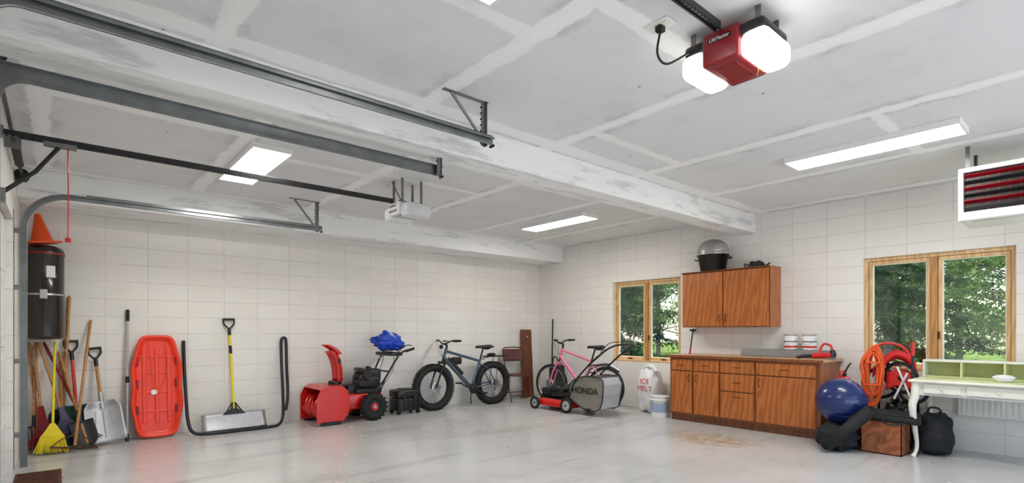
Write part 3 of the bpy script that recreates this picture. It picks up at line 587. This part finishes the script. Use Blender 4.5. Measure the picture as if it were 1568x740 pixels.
m=M('blue_tarp_bundle')
m.lump((3.66,7.08,1.09),(.20,.17,.125),BTARP,.45,2.2,3); m.lump((3.75,7.02,1.04),(.12,.14,.08),BTARP,.4,3,8)
for k in range(3): m.torus((3.64+.03*k,7.08,1.09),(1,.2,.1*k),.14,.005,PAPER,30,6)
m.build()
m=M('rolling_tool_case'); x0,x1,y0,y1=3.78,4.00+.16,6.98,7.26
m.box(x0,x1,y0,y1,.05,.24,BLACK,.02); m.box(x0-.005,x1+.005,y0-.005,y1+.005,.245,.36,BLACK,.025)
for k in range(5): m.box(x0+.02+k*.08,x0+.035+k*.08,y0-.012,y0,.07,.22,BLACK,.004)
for x in (x0+.08,x1-.12): m.box(x,x+.05,y0-.018,y0-.004,.20,.30,DGREY,.005)
m.tube([(x0+.13,y0-.01,.31),(x0+.14,y0-.035,.30),(x1-.14,y0-.035,.30),(x1-.13,y0-.01,.31)],.009,BLACK,8); m.box(x0+.1,x1-.1,y0+.05,y1-.05,.36,.375,DGREY,.006)
for x in (x0+.03,x1-.03):
    for y in (y0+.03,y1-.03): m.lathe([(.0001,-.015),(.04,-.015),(.04,.015),(.0001,.015)],(x,y,.04),RUBBER,(1,0,0))
m.build()
# ---------------------------------------------------------------- bikes
def bike(name,wb,R,tr,fc,loc,rz,fat=False,turn=0.):
    m=M(name); hw=.085 if fat else .055; A=(0,1,0)
    for hx in (0,wb):
        c=(hx,0,R); m.torus(c,A,R-tr,tr,RUBBER,56,12); m.torus(c,A,R-2*tr-.002,.012,BLACK if fat else STEEL,48,8,2.6 if fat else 1.2)
        m.cyl((hx,-hw,R),(hx,hw,R),.018,DGREY,seg=12)
        for s in (-1,1): m.lathe([(.03,0),(.03,.004)],(hx,s*hw*.7,R),DGREY,(0,1,0),16)
        for k in range(28):
            a=2*PI*k/28; s=1 if k%2 else -1; b=a+(.5 if k%4<2 else -.5)
            m.tube([(hx+.026*math.cos(b),s*hw*.7,R+.026*math.sin(b)),(hx+(R-2*tr)*math.cos(a),0,R+(R-2*tr)*math.sin(a))],.0018,STEEL,4,1)
        if fat:
            for k in range(60):
                a=2*PI*k/60
                for q in (-.5,.5):
                    cc=Vector((hx+(R-.001)*math.cos(a+q*.05),q*.055,R+(R-.001)*math.sin(a+q*.05))); m.box(cc.x-.008,cc.x+.008,cc.y-.018,cc.y+.018,cc.z-.010,cc.z+.010,RUBBER,0,Euler((0,-a,0)).to_matrix())
        m.lathe([(.05,0),(.08,.001),(.08,.003),(.05,.003)],(hx,-hw*.9,R),STEEL,(0,1,0),24)
    top=Vector((.235,0,.95)); low=Vector((.185,0,.82)); crown=Vector((.165,0,R*2+.035 if fat else R*2+.04)); bb=Vector((wb-.44,0,.30)); st=Vector((wb-.27,0,.74)); pw=.022 if fat else .018
    cr=crown
    for s in (-1,1): m.tube([(0,s*hw,R),(.07,s*hw,R+.2),(cr.x-.01,s*hw*.95,cr.z-.03)],[.013,.017,.02],BLACK if fat else fc,10)
    m.box(cr.x-.03,cr.x+.03,-hw-.015,hw+.015,cr.z-.035,cr.z+.005,BLACK if fat else fc,.012); m.cyl(cr,top,.017,DGREY); m.cyl(low,top,.025,fc)
    m.tube([low,bb],[pw*1.5,pw*1.6],fc,14,1); m.tube([top-Vector((.01,0,.03)),st],[pw*1.1,pw],fc,12,1); m.cyl(bb,st,pw,fc); m.cyl(st,st+Vector((.07,0,.20)),.014,BLACK); m.lathe([(.03,-.045),(.03,.045)],bb,fc,(0,1,0))
    for s in (-1,1):
        m.tube([bb+Vector((0,s*.03,0)),(wb-.2,s*hw,R-.02),(wb,s*hw,R)],.011,fc,8); m.tube([st+Vector((0,s*.015,-.05)),(wb-.14,s*hw*.9,.6 if fat else .58),(wb,s*hw,R)],.009,fc,8)
    sd=st+Vector((.075,0,.215))
    def saddle(u,v):
        x=-.14+.27*v; w=(.018+.065*max(0,(v-.3)/.7)**1.2)*(1.6 if fat else 1.2); t=u*2-1; return (sd.x+x,t*w,sd.z+.03-.03*t*t+.015*v)
    m.grid(saddle,10,14,BLACK,.022); m.lump((sd.x+.07,0,sd.z+.005),(.08,.075,.035),BLACK,0); m.tube([(sd.x-.1,0,sd.z+.01),(sd.x,.02,sd.z-.015),(sd.x+.1,.03,sd.z+.01)],.004,STEEL,6)
    m.lathe([(.06,0),(.085,0),(.09,.002),(.085,.004),(.06,.004)],(bb.x,-.055,bb.z),DGREY,(0,-1,0),32); m.lathe([(.0001,0),(.035,0),(.035,.01),(.0001,.01)],(bb.x,-.05,bb.z),DGREY,(0,-1,0))
    for k in range(5): a=2*PI*k/5; m.cyl((bb.x,-.056,bb.z),(bb.x+.075*math.cos(a),-.056,bb.z+.075*math.sin(a)),.006,DGREY,seg=6)
    m.cyl((bb.x,-.09,bb.z),(bb.x,.09,bb.z),.012,DGREY)
    for s in (-1,1): e=(bb.x-s*.15,s*.09,bb.z+s*.08); m.tube([(bb.x,s*.09,bb.z),e],[.014,.01],DGREY,8,1); m.box(e[0]-.045,e[0]+.045,.10 if s>0 else -.19,.19 if s>0 else -.10,e[2]-.012,e[2]+.012,BLACK,.004)
    m.tube([(bb.x,-.056,bb.z+.086),(wb,-.056,R+.035),(wb+.035,-.056,R),(wb,-.056,R-.035),(bb.x,-.056,bb.z-.086)],.004,DGREY,5,1); m.lathe([(.02,0),(.04,.0),(.035,.02),(.02,.025)],(wb,-.06,R),DGREY,(0,1,0)); m.tube([(wb,-.07,R-.02),(wb-.01,-.07,R-.08),(wb+.01,-.07,R-.12)],.01,DGREY,6)
    bz=top+Vector((.015,0,.06)); m.cyl(top,bz,.018,BLACK); bc=bz+Vector((-.06,0,.03)); m.tube([bz,bc],.017,BLACK,8,1); W=.34 if fat else .29
    Rz=Matrix.Rotation(turn,3,'Z'); B=lambda x,y,z: tuple(bc+Rz@Vector((x,y,z)))
    m.tube([B(.09,-W,.045),B(.03,-W*.55,.045),B(0,-.05,0),B(0,.05,0),B(.03,W*.55,.045),B(.09,W,.045)],.0125,BLACK,8)
    for s in (-1,1): m.tube([B(.09,s*W,.045),B(.05,s*(W-.12),.045)],.018,RUBBER,10,1); m.tube([B(.04,s*W*.5,.045),B(-.01,s*(W*.6),.035),B(.03,s*(W-.02),.02)],.005,STEEL,6); m.tube([B(.03,s*.15,.04),B(-.08,s*.08,.02),tuple(low+Vector((-.05,s*.02,.05))),tuple(low)],.003,BLACK,5)
    if fat:
        d=(bb-low).normalized(); a=low+d*.12+Vector((0,0,.055)); b=low+d*.48+Vector((0,0,.055)); m.tube([a,b],[.04,.045],BLACK,8,1); m.box(.34,.52,-.035,.035,.70,.82,BLACK,.02)
        m.box(sd.x+.03,wb+.30,-.06,.06,.80,.822,BLACK,.006)
        for s in (-1,1): m.tube([(wb,s*.09,R),(wb+.08,s*.07,.80)],.006,BLACK,6,1); m.tube([(st.x+.02,s*.03,.76),(wb-.1,s*.05,.81),(wb+.30,s*.06,.81)],.006,BLACK,6,1)
        m.lump((wb-.02,0,.84),(.09,.05,.03),BLACK,.1); m.lathe([(.0001,0),(.035,.005),(.03,.04),(.0001,.05)],bc+Vector((-.03,0,-.05)),BLACK,(-1,0,0)); m.box(bc.x,bc.x+.05,-.04,.04,bc.z+.03,bc.z+.05,BLACK,.008)
    else:
        m.tube([(wb-.42,0,R+.02),(wb-.30,0,R+.28),(wb,0,R*2+.03),(wb+.25,0,R+.27)],.012,STEEL,8,sq=2.2)
    m.tube([bb,Vector((bb.x+.05,.09,.12)),Vector((bb.x+.1,.14,.012))],.008,DGREY,6)
    m.build(loc=loc,rz=rz)
bike('fat_tire_bicycle',1.17,.36,.050,SLATE,(4.44,7.06,0),0,True,.0)
bike('pink_bicycle',1.08,.335,.024,PINK,(6.49,6.52,0),math.atan2(-1.08,.16),False,.0)
# ---------------------------------------------------------------- folding chair
m=M('folding_chair')
for s in (-1,1):
    x=s*.21; m.tube([(x,-.22,.0),(x,-.05,.35),(x,.13,.78),(x,.15,.90),(x*.8,.16,.94)],.011,MAROON,8); m.tube([(x*.92,.22,.0),(x*.92,.0,.38),(x*.92,-.14,.47)],.011,MAROON,8); m.lump((x,-.22,.012),(.015,.015,.012),BLACK,0)
m.tube([(-.17,.16,.94),(0,.165,.945),(.17,.16,.94)],.011,MAROON,8); m.cyl((-.2,.17,.13),(.2,.17,.13),.008,MAROON); m.cyl((-.2,-.17,.11),(.2,-.17,.11),.008,MAROON)
m.box(-.20,.20,-.20,.17,.445,.475,MAROON,.014); m.grid(lambda u,v:((u*2-1)*.2,.10+.05*v+.015*(1-(u*2-1)**2),.70+.21*v),10,6,MAROON,.018)
m.build(loc=(6.22,7.12,0),rz=-.25)
m=M('brown_shelf_board'); m.T=frameT((6.72,7.36,.0),(6.72,7.44,1.27),0); m.box(-.13,.13,-.011,.011,0,1.27,BOARD,.004); m.box(-.02,.02,-.03,-.011,1.12,1.15,STEEL,.004); m.box(-.13,.13,-.02,-.011,.02,.06,OAKD,.003); m.build()
stick('black_pole',(6.95,6.98,.0),(7.08,7.08,1.47),.014,BLACK)
m=M('portable_speaker_case'); m.box(6.83,7.04,6.72,6.94,.0,.62,BLACK,.03); m.tube([(6.90,6.77,.62),(6.90,6.79,.75),(6.90,6.88,.75),(6.90,6.90,.62)],.012,BLACK,8); m.lathe([(.03,0),(.09,.006),(.1,.0)],(6.828,6.83,.38),DGREY,(-1,0,0)); m.build()
# ---------------------------------------------------------------- mower
m=M('lawn_mower')
def deck(u,v):
    a=u*2*PI; e=.55; ca,sa=math.cos(a),math.sin(a); x=.33+.38*math.copysign(abs(ca)**e,ca)*(1-.18*v*v); y=.25*math.copysign(abs(sa)**e,sa)*(1-.25*v*v); return (x,y,.07+.11*math.sin(v*PI/2))
m.grid(deck,48,8,RED,.004); m.box(.04,.62,-.19,.19,.165,.195,BLACK,.012); m.box(-.05,.12,-.22,.22,.14,.30,BLACK,.03)
m.lathe([(.18,0),(.19,.02),(.19,.10),(.17,.15),(.12,.18),(.0001,.185)],(.34,0,.22),BLACK); m.lathe([(.10,0),(.10,.02)],(.33,0,.195),DGREY); m.box(.46,.64,-.12,.14,.19,.34,DGREY,.025); m.box(.12,.3,-.21,.21,.22,.37,BLACK,.03); m.cyl((.22,.12,.3),(.22,.12,.44),.025,DGREY); m.lathe([(.07,0),(.08,.01),(.04,.02),(.0001,.021)],(.34,0,.402),DGREY)
for x,r in ((0,.115),(.66,.10)):
    for s in (-1,1):
        c=(x,s*.265,r); m.torus(c,(0,1,0),r-.022,.022,RUBBER,32,8,1.2); m.lathe([(.0001,.0),(.02,.018),(.03,.01),(r-.04,.008),(r-.025,.02),(r-.025,-.02),(.0001,-.02)],c,LGREY,(0,s,0)); m.lathe([(.0001,.0),(.018,.022),(.0001,.024)],c,DGREY,(0,s,0))
    m.cyl((x,-.25,r),(x,.25,r),.012,DGREY)
# rigid-framed fabric grass bag: flat side panels, wedge side profile
bp=[(-.03,.24),(-.03,.42),(-.14,.52),(-.34,.575),(-.60,.56),(-.66,.46),(-.60,.12),(-.30,.10)]
for s in (-1,1): m.prism(bp,(0,s*.22,0),(1,0,0),(0,0,1),.008,GREYF); m.tube([(a,s*.226,b) for a,b in bp],.009,BLACK,6,3,closed=True)
for i in range(len(bp)):
    a,b=bp[i],bp[(i+1)%len(bp)]; V=[(a[0],-.22,a[1]),(a[0],.22,a[1]),(b[0],.22,b[1]),(b[0],-.22,b[1])]
    m.add(V,[[0,1,2,3]],[BLACK,GREYF,BLACK,BLACK,LGREY,LGREY,GREYF,GREYF][i])
m.box(-.645,-.635,-.20,.20,.30,.44,LGREY,.003); m.tube([(-.25,-.06,.56),(-.25,-.05,.61),(-.25,.05,.61),(-.25,.06,.56)],.01,BLACK,8)
for s in (-1,1): m.tube([(-.02,s*.25,.16),(-.14,s*.26,.45),(-.38,s*.26,.70),(-.70,s*.25,.95),(-.86,s*.24,1.03)],.013,BLACK,10)
m.tube([(-.86,-.24,1.03),(-.90,-.15,1.045),(-.90,.15,1.045),(-.86,.24,1.03)],.013,BLACK,10); m.tube([(-.62,-.23,.93),(-.74,-.2,1.06),(-.78,0,1.08),(-.74,.2,1.06),(-.62,.23,.93)],.006,BLACK,8); m.cyl((-.42,-.255,.74),(-.42,.255,.74),.01,BLACK); m.tube([(.2,.1,.3),(-.1,.22,.45),(-.42,.25,.76),(-.7,.22,.98)],.004,BLACK,6)
mow=m.build(loc=(6.06,5.52,0),rz=PI/2+.04)
bpy.context.view_layer.update()
lm=mow.matrix_world@basis((-.33,.236,.36),(-1,0,0),(0,0,1)); label('HONDA',.13,BLACK,mow,lm,'bag_logo',.002)
m=M('ice_melt_bag'); m.lump((6.88,4.78,.33),(.15,.20,.34),PAPER,.16,2.5,5,zmin=0,pw=.8); m.tube([(6.83,4.62,.63),(6.85,4.72,.70),(6.89,4.84,.69),(6.91,4.94,.62)],[.03,.05,.05,.03],PAPER,8,sq=.6)
ob=m.build(); label('ICE\nMELT',.11,RED,ob,basis((6.712,4.76,.42),(0,-1,0),(0,0,1)),'bag_print')
def bucket(x,y,z,r,h,n):
    m=M(n); m.lathe([(.0001,0),(r*.86,0),(r*.88,.01),(r*.98,h*.80),(r*1.06,h*.81),(r*1.06,h*.85),(r,h*.86),(r*1.02,h*.97),(r*1.08,h*.97),(r*1.08,h),(r*.95,h),(r*.9,h-.01),(.0001,h-.01)],(x,y,z),WHITE); m.lathe([(r*.925,h*.25),(r*.975,h*.68)],(x,y,z),mat('bucket_label',(.60,.68,.78),.5)); m.tube([(x,y-r*1.05,z+h*.84),(x-r*.8,y-r*.8,z+h*.6),(x-r*1.15,y,z+h*.5),(x-r*.8,y+r*.8,z+h*.6),(x,y+r*1.05,z+h*.84)],.003,STEEL,6); m.build()
bucket(6.60,4.42,0,.13,.30,'plastic_bucket')
# ---------------------------------------------------------------- right clutter
BC=(6.27,1.98,.50)
m=M('exercise_ball'); m.lump(BC,(.24,.24,.24),BLUE,0,nu=48,nv=32)
for k in range(-3,4): z=k*.045; m.torus((BC[0],BC[1],BC[2]+z),(0,0,1),math.sqrt(.24**2-z*z)+.0005,.0025,BLUE,48,6)
m.build()
m=M('black_duffel_bag'); m.lump((6.24,2.0,.13),(.24,.18,.135),BFAB,.25,2.5,9,zmin=0,pw=.8); m.tube([(6.1,1.9,.2),(6.03,1.86,.14),(6.04,1.98,.03)],.012,BLACK,8); m.build()
m=M('rolled_rubber_mat')
P=[]
for k in range(90): a=k*.28; r=.014+.0020*a; P.append((math.cos(a)*r,math.sin(a)*r))
m.T=frameT((5.93,2.02,.06),(6.13,1.66,.46),.5)
m.grid(lambda u,v:(P[int(u*89)][0],P[int(u*89)][1],v*.56),89,1,RUBBER,.006); m.build()
m=M('cardboard_box'); x0,x1,y0,y1=6.27,6.57,1.45,1.80; Hh=.32
m.box(x0,x1,y0,y1,0,.01,CARD)
for b in ((x0,x0+.008,y0,y1),(x1-.008,x1,y0,y1),(x0,x1,y0,y0+.008),(x0,x1,y1-.008,y1)): m.box(b[0],b[1],b[2],b[3],0,Hh,CARD)
m.box(x0,x1,y0,(y0+y1)/2-.002,Hh,Hh+.006,CARD); m.box(x0,x1,(y0+y1)/2+.002,y1,Hh,Hh+.006,CARD); m.box(x0-.001,x0+.001,(y0+y1)/2-.05,(y0+y1)/2+.05,.12,.2,OAKD); m.build()
m=M('folded_laptop_bag'); m.T=Matrix.Translation((6.43,1.55,.37))@Euler((.06,-.10,.2)).to_matrix().to_4x4(); m.box(-.18,.18,-.22,.20,-.028,.028,BFAB,.025,seg=3); m.box(-.13,.10,-.16,.14,.022,.042,BFAB,.012); m.tube([(-.18,-.1,0),(-.25,-.05,-.02),(-.25,.06,-.02),(-.18,.1,0)],.01,BLACK,8); m.build()
m=M('black_trash_bag'); m.lump((6.86,1.60,.22),(.17,.17,.24),BLACK,.3,2.6,12,zmin=0,pw=.85); m.tube([(6.84,1.60,.42),(6.83,1.61,.48),(6.80,1.64,.52)],[.04,.02,.05],BLACK,8); m.build()
m=M('backpack'); m.lump((6.70,1.27,.20),(.16,.14,.21),BFAB,.15,2.2,4,zmin=0,pw=.75); m.lump((6.56,1.27,.14),(.06,.10,.11),BFAB,.12,2.2,6,pw=.7); m.tube([(6.68,1.21,.40),(6.68,1.24,.46),(6.68,1.31,.46),(6.68,1.33,.40)],.010,BLACK,8); m.build()
m=M('red_gas_can'); m.T=Matrix.Translation((6.64,2.08,.47)); m.box(-.09,.09,-.065,.065,0,.26,RED,.035,seg=4); m.tube([(-.06,0,.25),(-.07,0,.31),(.03,0,.32),(.07,0,.25)],.013,RED,8); m.cyl((.06,0,.25),(.06,0,.29),.022,BLACK); m.tube([(.06,0,.29),(.10,-.02,.36),(.16,-.03,.40)],.010,BLACK,8)
for s in (-1,1): m.box(-.06,.06,s*.067-.003,s*.067+.003,.07,.17,BLACK,.004)
m.build()
m=M('wooden_crate'); m.T=Matrix.Translation((6.74,2.03,0))
for z in (.02,.13,.24,.35):
    for y in (-.16,.16): m.box(-.18,.18,y-.008,y+.008,z,z+.09,BOARD,.002)
    for x in (-.18,.18): m.box(x-.008,x+.008,-.16,.16,z,z+.09,BOARD,.002)
m.box(-.18,.18,-.16,.16,.0,.015,BOARD)
for x in (-.165,.165):
    for y in (-.145,.145): m.box(x-.012,x+.012,y-.012,y+.012,0,.45,BOARD)
m.box(-.18,.18,-.16,.16,.45,.47,BOARD,.002); m.build()
m=M('folded_jogging_stroller')
for (c,ax,R) in (((6.93,1.80,.66),(1,.25,.1),.16),((6.80,1.58,.74),(1,-.3,.15),.16),((6.84,1.48,.60),(1,.1,0),.12)):
    m.torus(c,ax,R,.017,RUBBER,36,8); m.torus(c,ax,R-.02,.007,STEEL,36,6); a=Vector(ax).normalized(); u=a.orthogonal().normalized(); w=a.cross(u)
    for k in range(14): t=2*PI*k/14; m.tube([Vector(c),Vector(c)+(u*math.cos(t)+w*math.sin(t))*(R-.02)],.002,STEEL,4,1)
    m.cyl(Vector(c)-a*.03,Vector(c)+a*.03,.016,BLACK)
m.tube([(6.78,1.88,.55),(6.80,1.86,.9),(6.82,1.80,1.07),(6.84,1.66,1.10),(6.85,1.54,1.02),(6.86,1.46,.75)],.014,RED,10)
m.tube([(6.74,1.78,.55),(6.76,1.76,.82),(6.78,1.64,.98),(6.80,1.52,.95),(6.84,1.46,.8)],[.02,.03,.03,.03,.02],REDT,10)
m.grid(lambda u,v:(6.80+.06*math.sin(u*PI),1.45+.39*u,.80+.17*math.sin(u*PI)+.10*v-.08*u),16,6,REDT,.008)
m.grid(lambda u,v:(6.78+.05*v,1.46+.25*u,.60+.18*v+.05*math.sin(u*PI)),10,8,REDT,.012)
m.tube([(6.70,1.46,.50),(6.71,1.46,.8),(6.72,1.46,1.10)],.010,BLACK,8); m.cyl((6.718,1.46,.98),(6.72,1.46,1.12),.018,RED,seg=12); m.tube([(6.72,1.62,.52),(6.70,1.50,.80)],.011,PAPER,8,1); m.tube([(6.72,1.47,.52),(6.74,1.60,.86)],.011,PAPER,8,1); m.tube([(7.04,1.84,.0),(6.98,1.82,.5),(6.84,1.7,.9)],.012,BLACK,8); m.tube([(7.06,1.48,.0),(7.02,1.48,.5),(6.86,1.5,.85)],.012,BLACK,8); m.build()
m=M('orange_extension_cord'); random.seed(9)
for k in range(20):
    cx=6.64+random.uniform(-.035,.035); cy=1.79+random.uniform(-.02,.02); w=random.uniform(.05,.105); zt=1.04+random.uniform(-.05,.05); zb=.50+random.uniform(-.04,.14)
    m.tube([(cx,cy,zt),(cx-.02,cy+w,zt-.12),(cx-.01,cy+w*.9,(zt+zb)/2),(cx,cy+w*.5,zb),(cx+.01,cy-w*.4,zb+.01),(cx+.02,cy-w*.8,(zt+zb)/2),(cx+.02,cy-w*.6,zt-.10)],.0055,ORCORD,7,6,closed=True)
for z in (.90,.66): m.torus((6.64,1.79,z),(0,0,1),.07,.008,ORCORD,24,8)
m.tube([(6.64,1.79,1.02),(6.72,1.78,1.08),(6.8,1.76,1.10)],.006,ORCORD,8); m.build()
# ---------------------------------------------------------------- desk
m=M('writing_desk'); x0,x1,y0,y1=6.34,7.06,.10,1.42
m.box(x0,x1,y0,y1,.735,.76,CREAM,.01); m.box(x0+.03,x1-.05,y0+.05,y1-.05,.760,.764,LIME,.001)
m.box(x0+.05,x1-.02,y0+.05,y1-.05,.61,.735,CREAM,.003); m.box(x0+.048,x0+.052,y0+.12,y1-.12,.62,.63,LGREY)
for a,b in ((y0+.12,.50),(.54,.98),(1.02,y1-.12)): m.box(x0+.036,x0+.052,a,b,.632,.722,CREAM,.005); m.lump((x0+.025,(a+b)/2,.677),(.010,.012,.010),CREAM,0,nu=14,nv=10)
for X_,sx in ((x0+.055,-1),(x1-.05,1)):
    for Y_,sy in ((y0+.055,-1),(y1-.055,1)):
        m.tube([(X_,Y_,.735),(X_+sx*.005,Y_+sy*.005,.60),(X_+sx*.022*(.5 if sx>0 else 1),Y_+sy*.022,.50),(X_+sx*.008,Y_+sy*.008,.30),(X_-sx*.008,Y_-sy*.008,.12),(X_+sx*.004,Y_+sy*.004,.04),(X_+sx*.02*(.5 if sx>0 else 1),Y_+sy*.02,.0)],[.036,.037,.034,.024,.017,.016,.024],CREAM,10)
hx0=6.82; m.box(hx0,x1,y0+.02,y1-.02,.92,.94,CREAM,.006); m.box(x1-.015,x1,y0+.02,y1-.02,.76,.92,LIME,.002)
for y in (y0+.02,.42,.76,1.08,y1-.04): m.box(hx0+.005,x1-.01,y,y+.018,.76,.92,CREAM if y in (y0+.02,y1-.04) else LIME,.003)
m.box(hx0+.01,x1-.01,y0+.03,y1-.03,.765,.775,LIME,.002); m.build()
m=M('glass_dish'); m.lathe([(.0001,0),(.05,0),(.06,.01),(.085,.045),(.08,.045),(.055,.014),(.0001,.012)],(6.60,.75,.765),PAPER); m.lathe([(.083,.045),(.05,.062),(.0001,.068)],(6.60,.75,.765),WHITE); m.build()
m=M('white_wall_panel'); m.box(7.075,XW,-.10,1.16,.36,.57,WHITE,.012)  # white ribbed panel standing in for a pale band below the desk
for k in range(28): m.box(7.070,7.078,-.06+k*.043,-.035+k*.043,.385,.545,WHITE,.003)
m.build()
m=M('floor_drain_grate'); m.box(-.28,.02,4.9,6.2,.001,.008,RUST)
for k in range(29): m.box(-.26,.0,4.93+k*.043,4.95+k*.043,.006,.014,RUST,.002)
m.build()
# ---------------------------------------------------------------- outside
m=M('ground_outside'); m.box(XB+.2,60,-40,50,-.35,-.2,GRASS); m.build()
m=M('added_driveway'); m.box(-8,XB+.2,-22,YD-.2,-.2,-.02,CONC); m.build()  # unseen slab added to bounce daylight in through the front opening
m=M('roof_eave'); m.box(XB+.2,XB+.95,YD-.5,YA+.5,2.72,2.85,WHITE,.01); m.box(XB+.95,XB+.97,YD-.5,YA+.5,2.68,2.87,WHITE); m.build()
def treemesh(name,H,R,n,kind,lm,sz,seed):
    rs=np.random.RandomState(seed); mb=M(name)
    mb.tube([(0,0,0),(.03,.02,H*.5),(0,0,H*.97)],[H*.013,H*.009,.02],BARK,8)
    C=[]
    if kind=='c':
        for k in range(int(H*9)):
            z=H*.06+ (H*.92)*k/(H*9); a=k*2.4; L=R*(1-z/H)+.15; mb.tube([(0,0,z),(math.cos(a)*L,math.sin(a)*L,z-.18*L)],[.02,.006],BARK,4,1)
            q=int(n/(H*9)); t=rs.rand(q)**.7; sp=.22*(1-t)+.09
            C.append(np.stack([math.cos(a)*L*t+rs.randn(q)*sp*.5,math.sin(a)*L*t+rs.randn(q)*sp*.5,z-.18*L*t-np.abs(rs.randn(q))*.12],1))
    else:
        for k in range(40):
            a=rs.rand()*6.28; z=H*(.18+.78*rs.rand()); L=R*rs.rand()**.6; c=np.array([math.cos(a)*L,math.sin(a)*L,z]); mb.tube([(0,0,z*.7),tuple(c)],[.035,.01],BARK,5,1); C.append(c+rs.randn(n//40,3)*np.array([.42,.42,.22]))
    C=np.concatenate(C); n=len(C); ob=mb.build(loc=(0,0,0)); me0=ob.data
    A=rs.randn(n,3); A/=np.linalg.norm(A,axis=1)[:,None]; B=np.cross(A,rs.randn(n,3)); B/=np.linalg.norm(B,axis=1)[:,None]; s=(sz*(.6+.8*rs.rand(n)))[:,None]
    a2=.28 if kind=='c' else .55
    V=np.stack([C-A*s,C+B*s*a2,C+A*s,C-B*s*a2],1).reshape(-1,3)
    vb=[tuple(v.co) for v in me0.vertices]; fb=[list(p.vertices) for p in me0.polygons]; o=len(vb)
    me=bpy.data.meshes.new(name); me.from_pydata(vb+[tuple(v) for v in V.tolist()],[],fb+[[o+4*i,o+4*i+1,o+4*i+2,o+4*i+3] for i in range(n)])
    me.materials.append(BARK); me.materials.append(lm); me.polygons.foreach_set('material_index',[0]*len(fb)+[1]*n); me.update()
    bpy.data.objects.remove(ob); return me
sp1=treemesh('spruce_tree',8,2.1,24000,'c',LEAF1,.075,1); sp2=treemesh('spruce_tree',10,2.4,24000,'c',LEAF1,.09,2); lf=treemesh('leafy_tree',9,2.5,17000,'l',LEAF2,.06,3); lf2=treemesh('leafy_tree',7,2.3,13000,'l',LEAF2,.055,4)
def place(me,x,y,s=1,rz=0,nm=None):
    ob=bpy.data.objects.new(nm or me.name.split('.')[0],me); bpy.context.scene.collection.objects.link(ob); ob.location=(x,y,-.22); ob.scale=(s,s,s); ob.rotation_euler=(0,0,rz)
for i,(t,x,y,s) in enumerate([(sp1,12.5,9.8,1.),(sp2,16,13.6,1.),(sp1,17,8.2,.9),(lf,21,12.5,1.),(sp1,12.8,3.2,.85),(lf,22,4.8,1.),(lf2,18,1.0,1.),(lf2,27,8.2,1.2),(sp2,23.5,-2.5,1.),(lf2,28,2,1.3),(lf,26,17.5,1.2),(lf,32.5,11,1.4),(lf2,31,21.5,1.3),(lf2,17.2,4.9,.75),(sp1,27,-7,.9),(sp2,33,-1,1.2),(sp2,34,5.5,1.2)]): place(t,x,y,s,i*1.3)
# ---------------------------------------------------------------- light
w=bpy.data.worlds.new('sky'); bpy.context.scene.world=w; w.use_nodes=True; nt=w.node_tree; bg=nt.nodes['Background']; sk=nt.nodes.new('ShaderNodeTexSky'); sk.sky_type='NISHITA'; sk.sun_disc=False; sk.sun_elevation=math.radians(60); sk.sun_rotation=math.radians(90); nt.links.new(sk.outputs[0],bg.inputs[0]); bg.inputs[1].default_value=.28
sl=bpy.data.lights.new('sun','SUN'); sl.energy=6.5; sl.angle=.01; sl.color=(1,.96,.88); so=bpy.data.objects.new('sun',sl); bpy.context.scene.collection.objects.link(so)
e=math.radians(63); d=Vector((-math.cos(e),-.12,-math.sin(e))); so.rotation_euler=d.to_track_quat('-Z','Y').to_euler(); so.location=(12,4,10)
# ---------------------------------------------------------------- camera
cd=bpy.data.cameras.new('camera'); cd.sensor_width=36; cd.lens=36*810/1568; cd.shift_y=138/1568; cd.clip_start=.03; cd.clip_end=200
co=bpy.data.objects.new('camera',cd); bpy.context.scene.collection.objects.link(co); co.location=(0,0,1.23); co.rotation_euler=(PI/2,0,math.radians(49.4-90)); bpy.context.scene.camera=co
bpy.context.scene.view_settings.view_transform='Standard'; bpy.context.scene.view_settings.exposure=.88
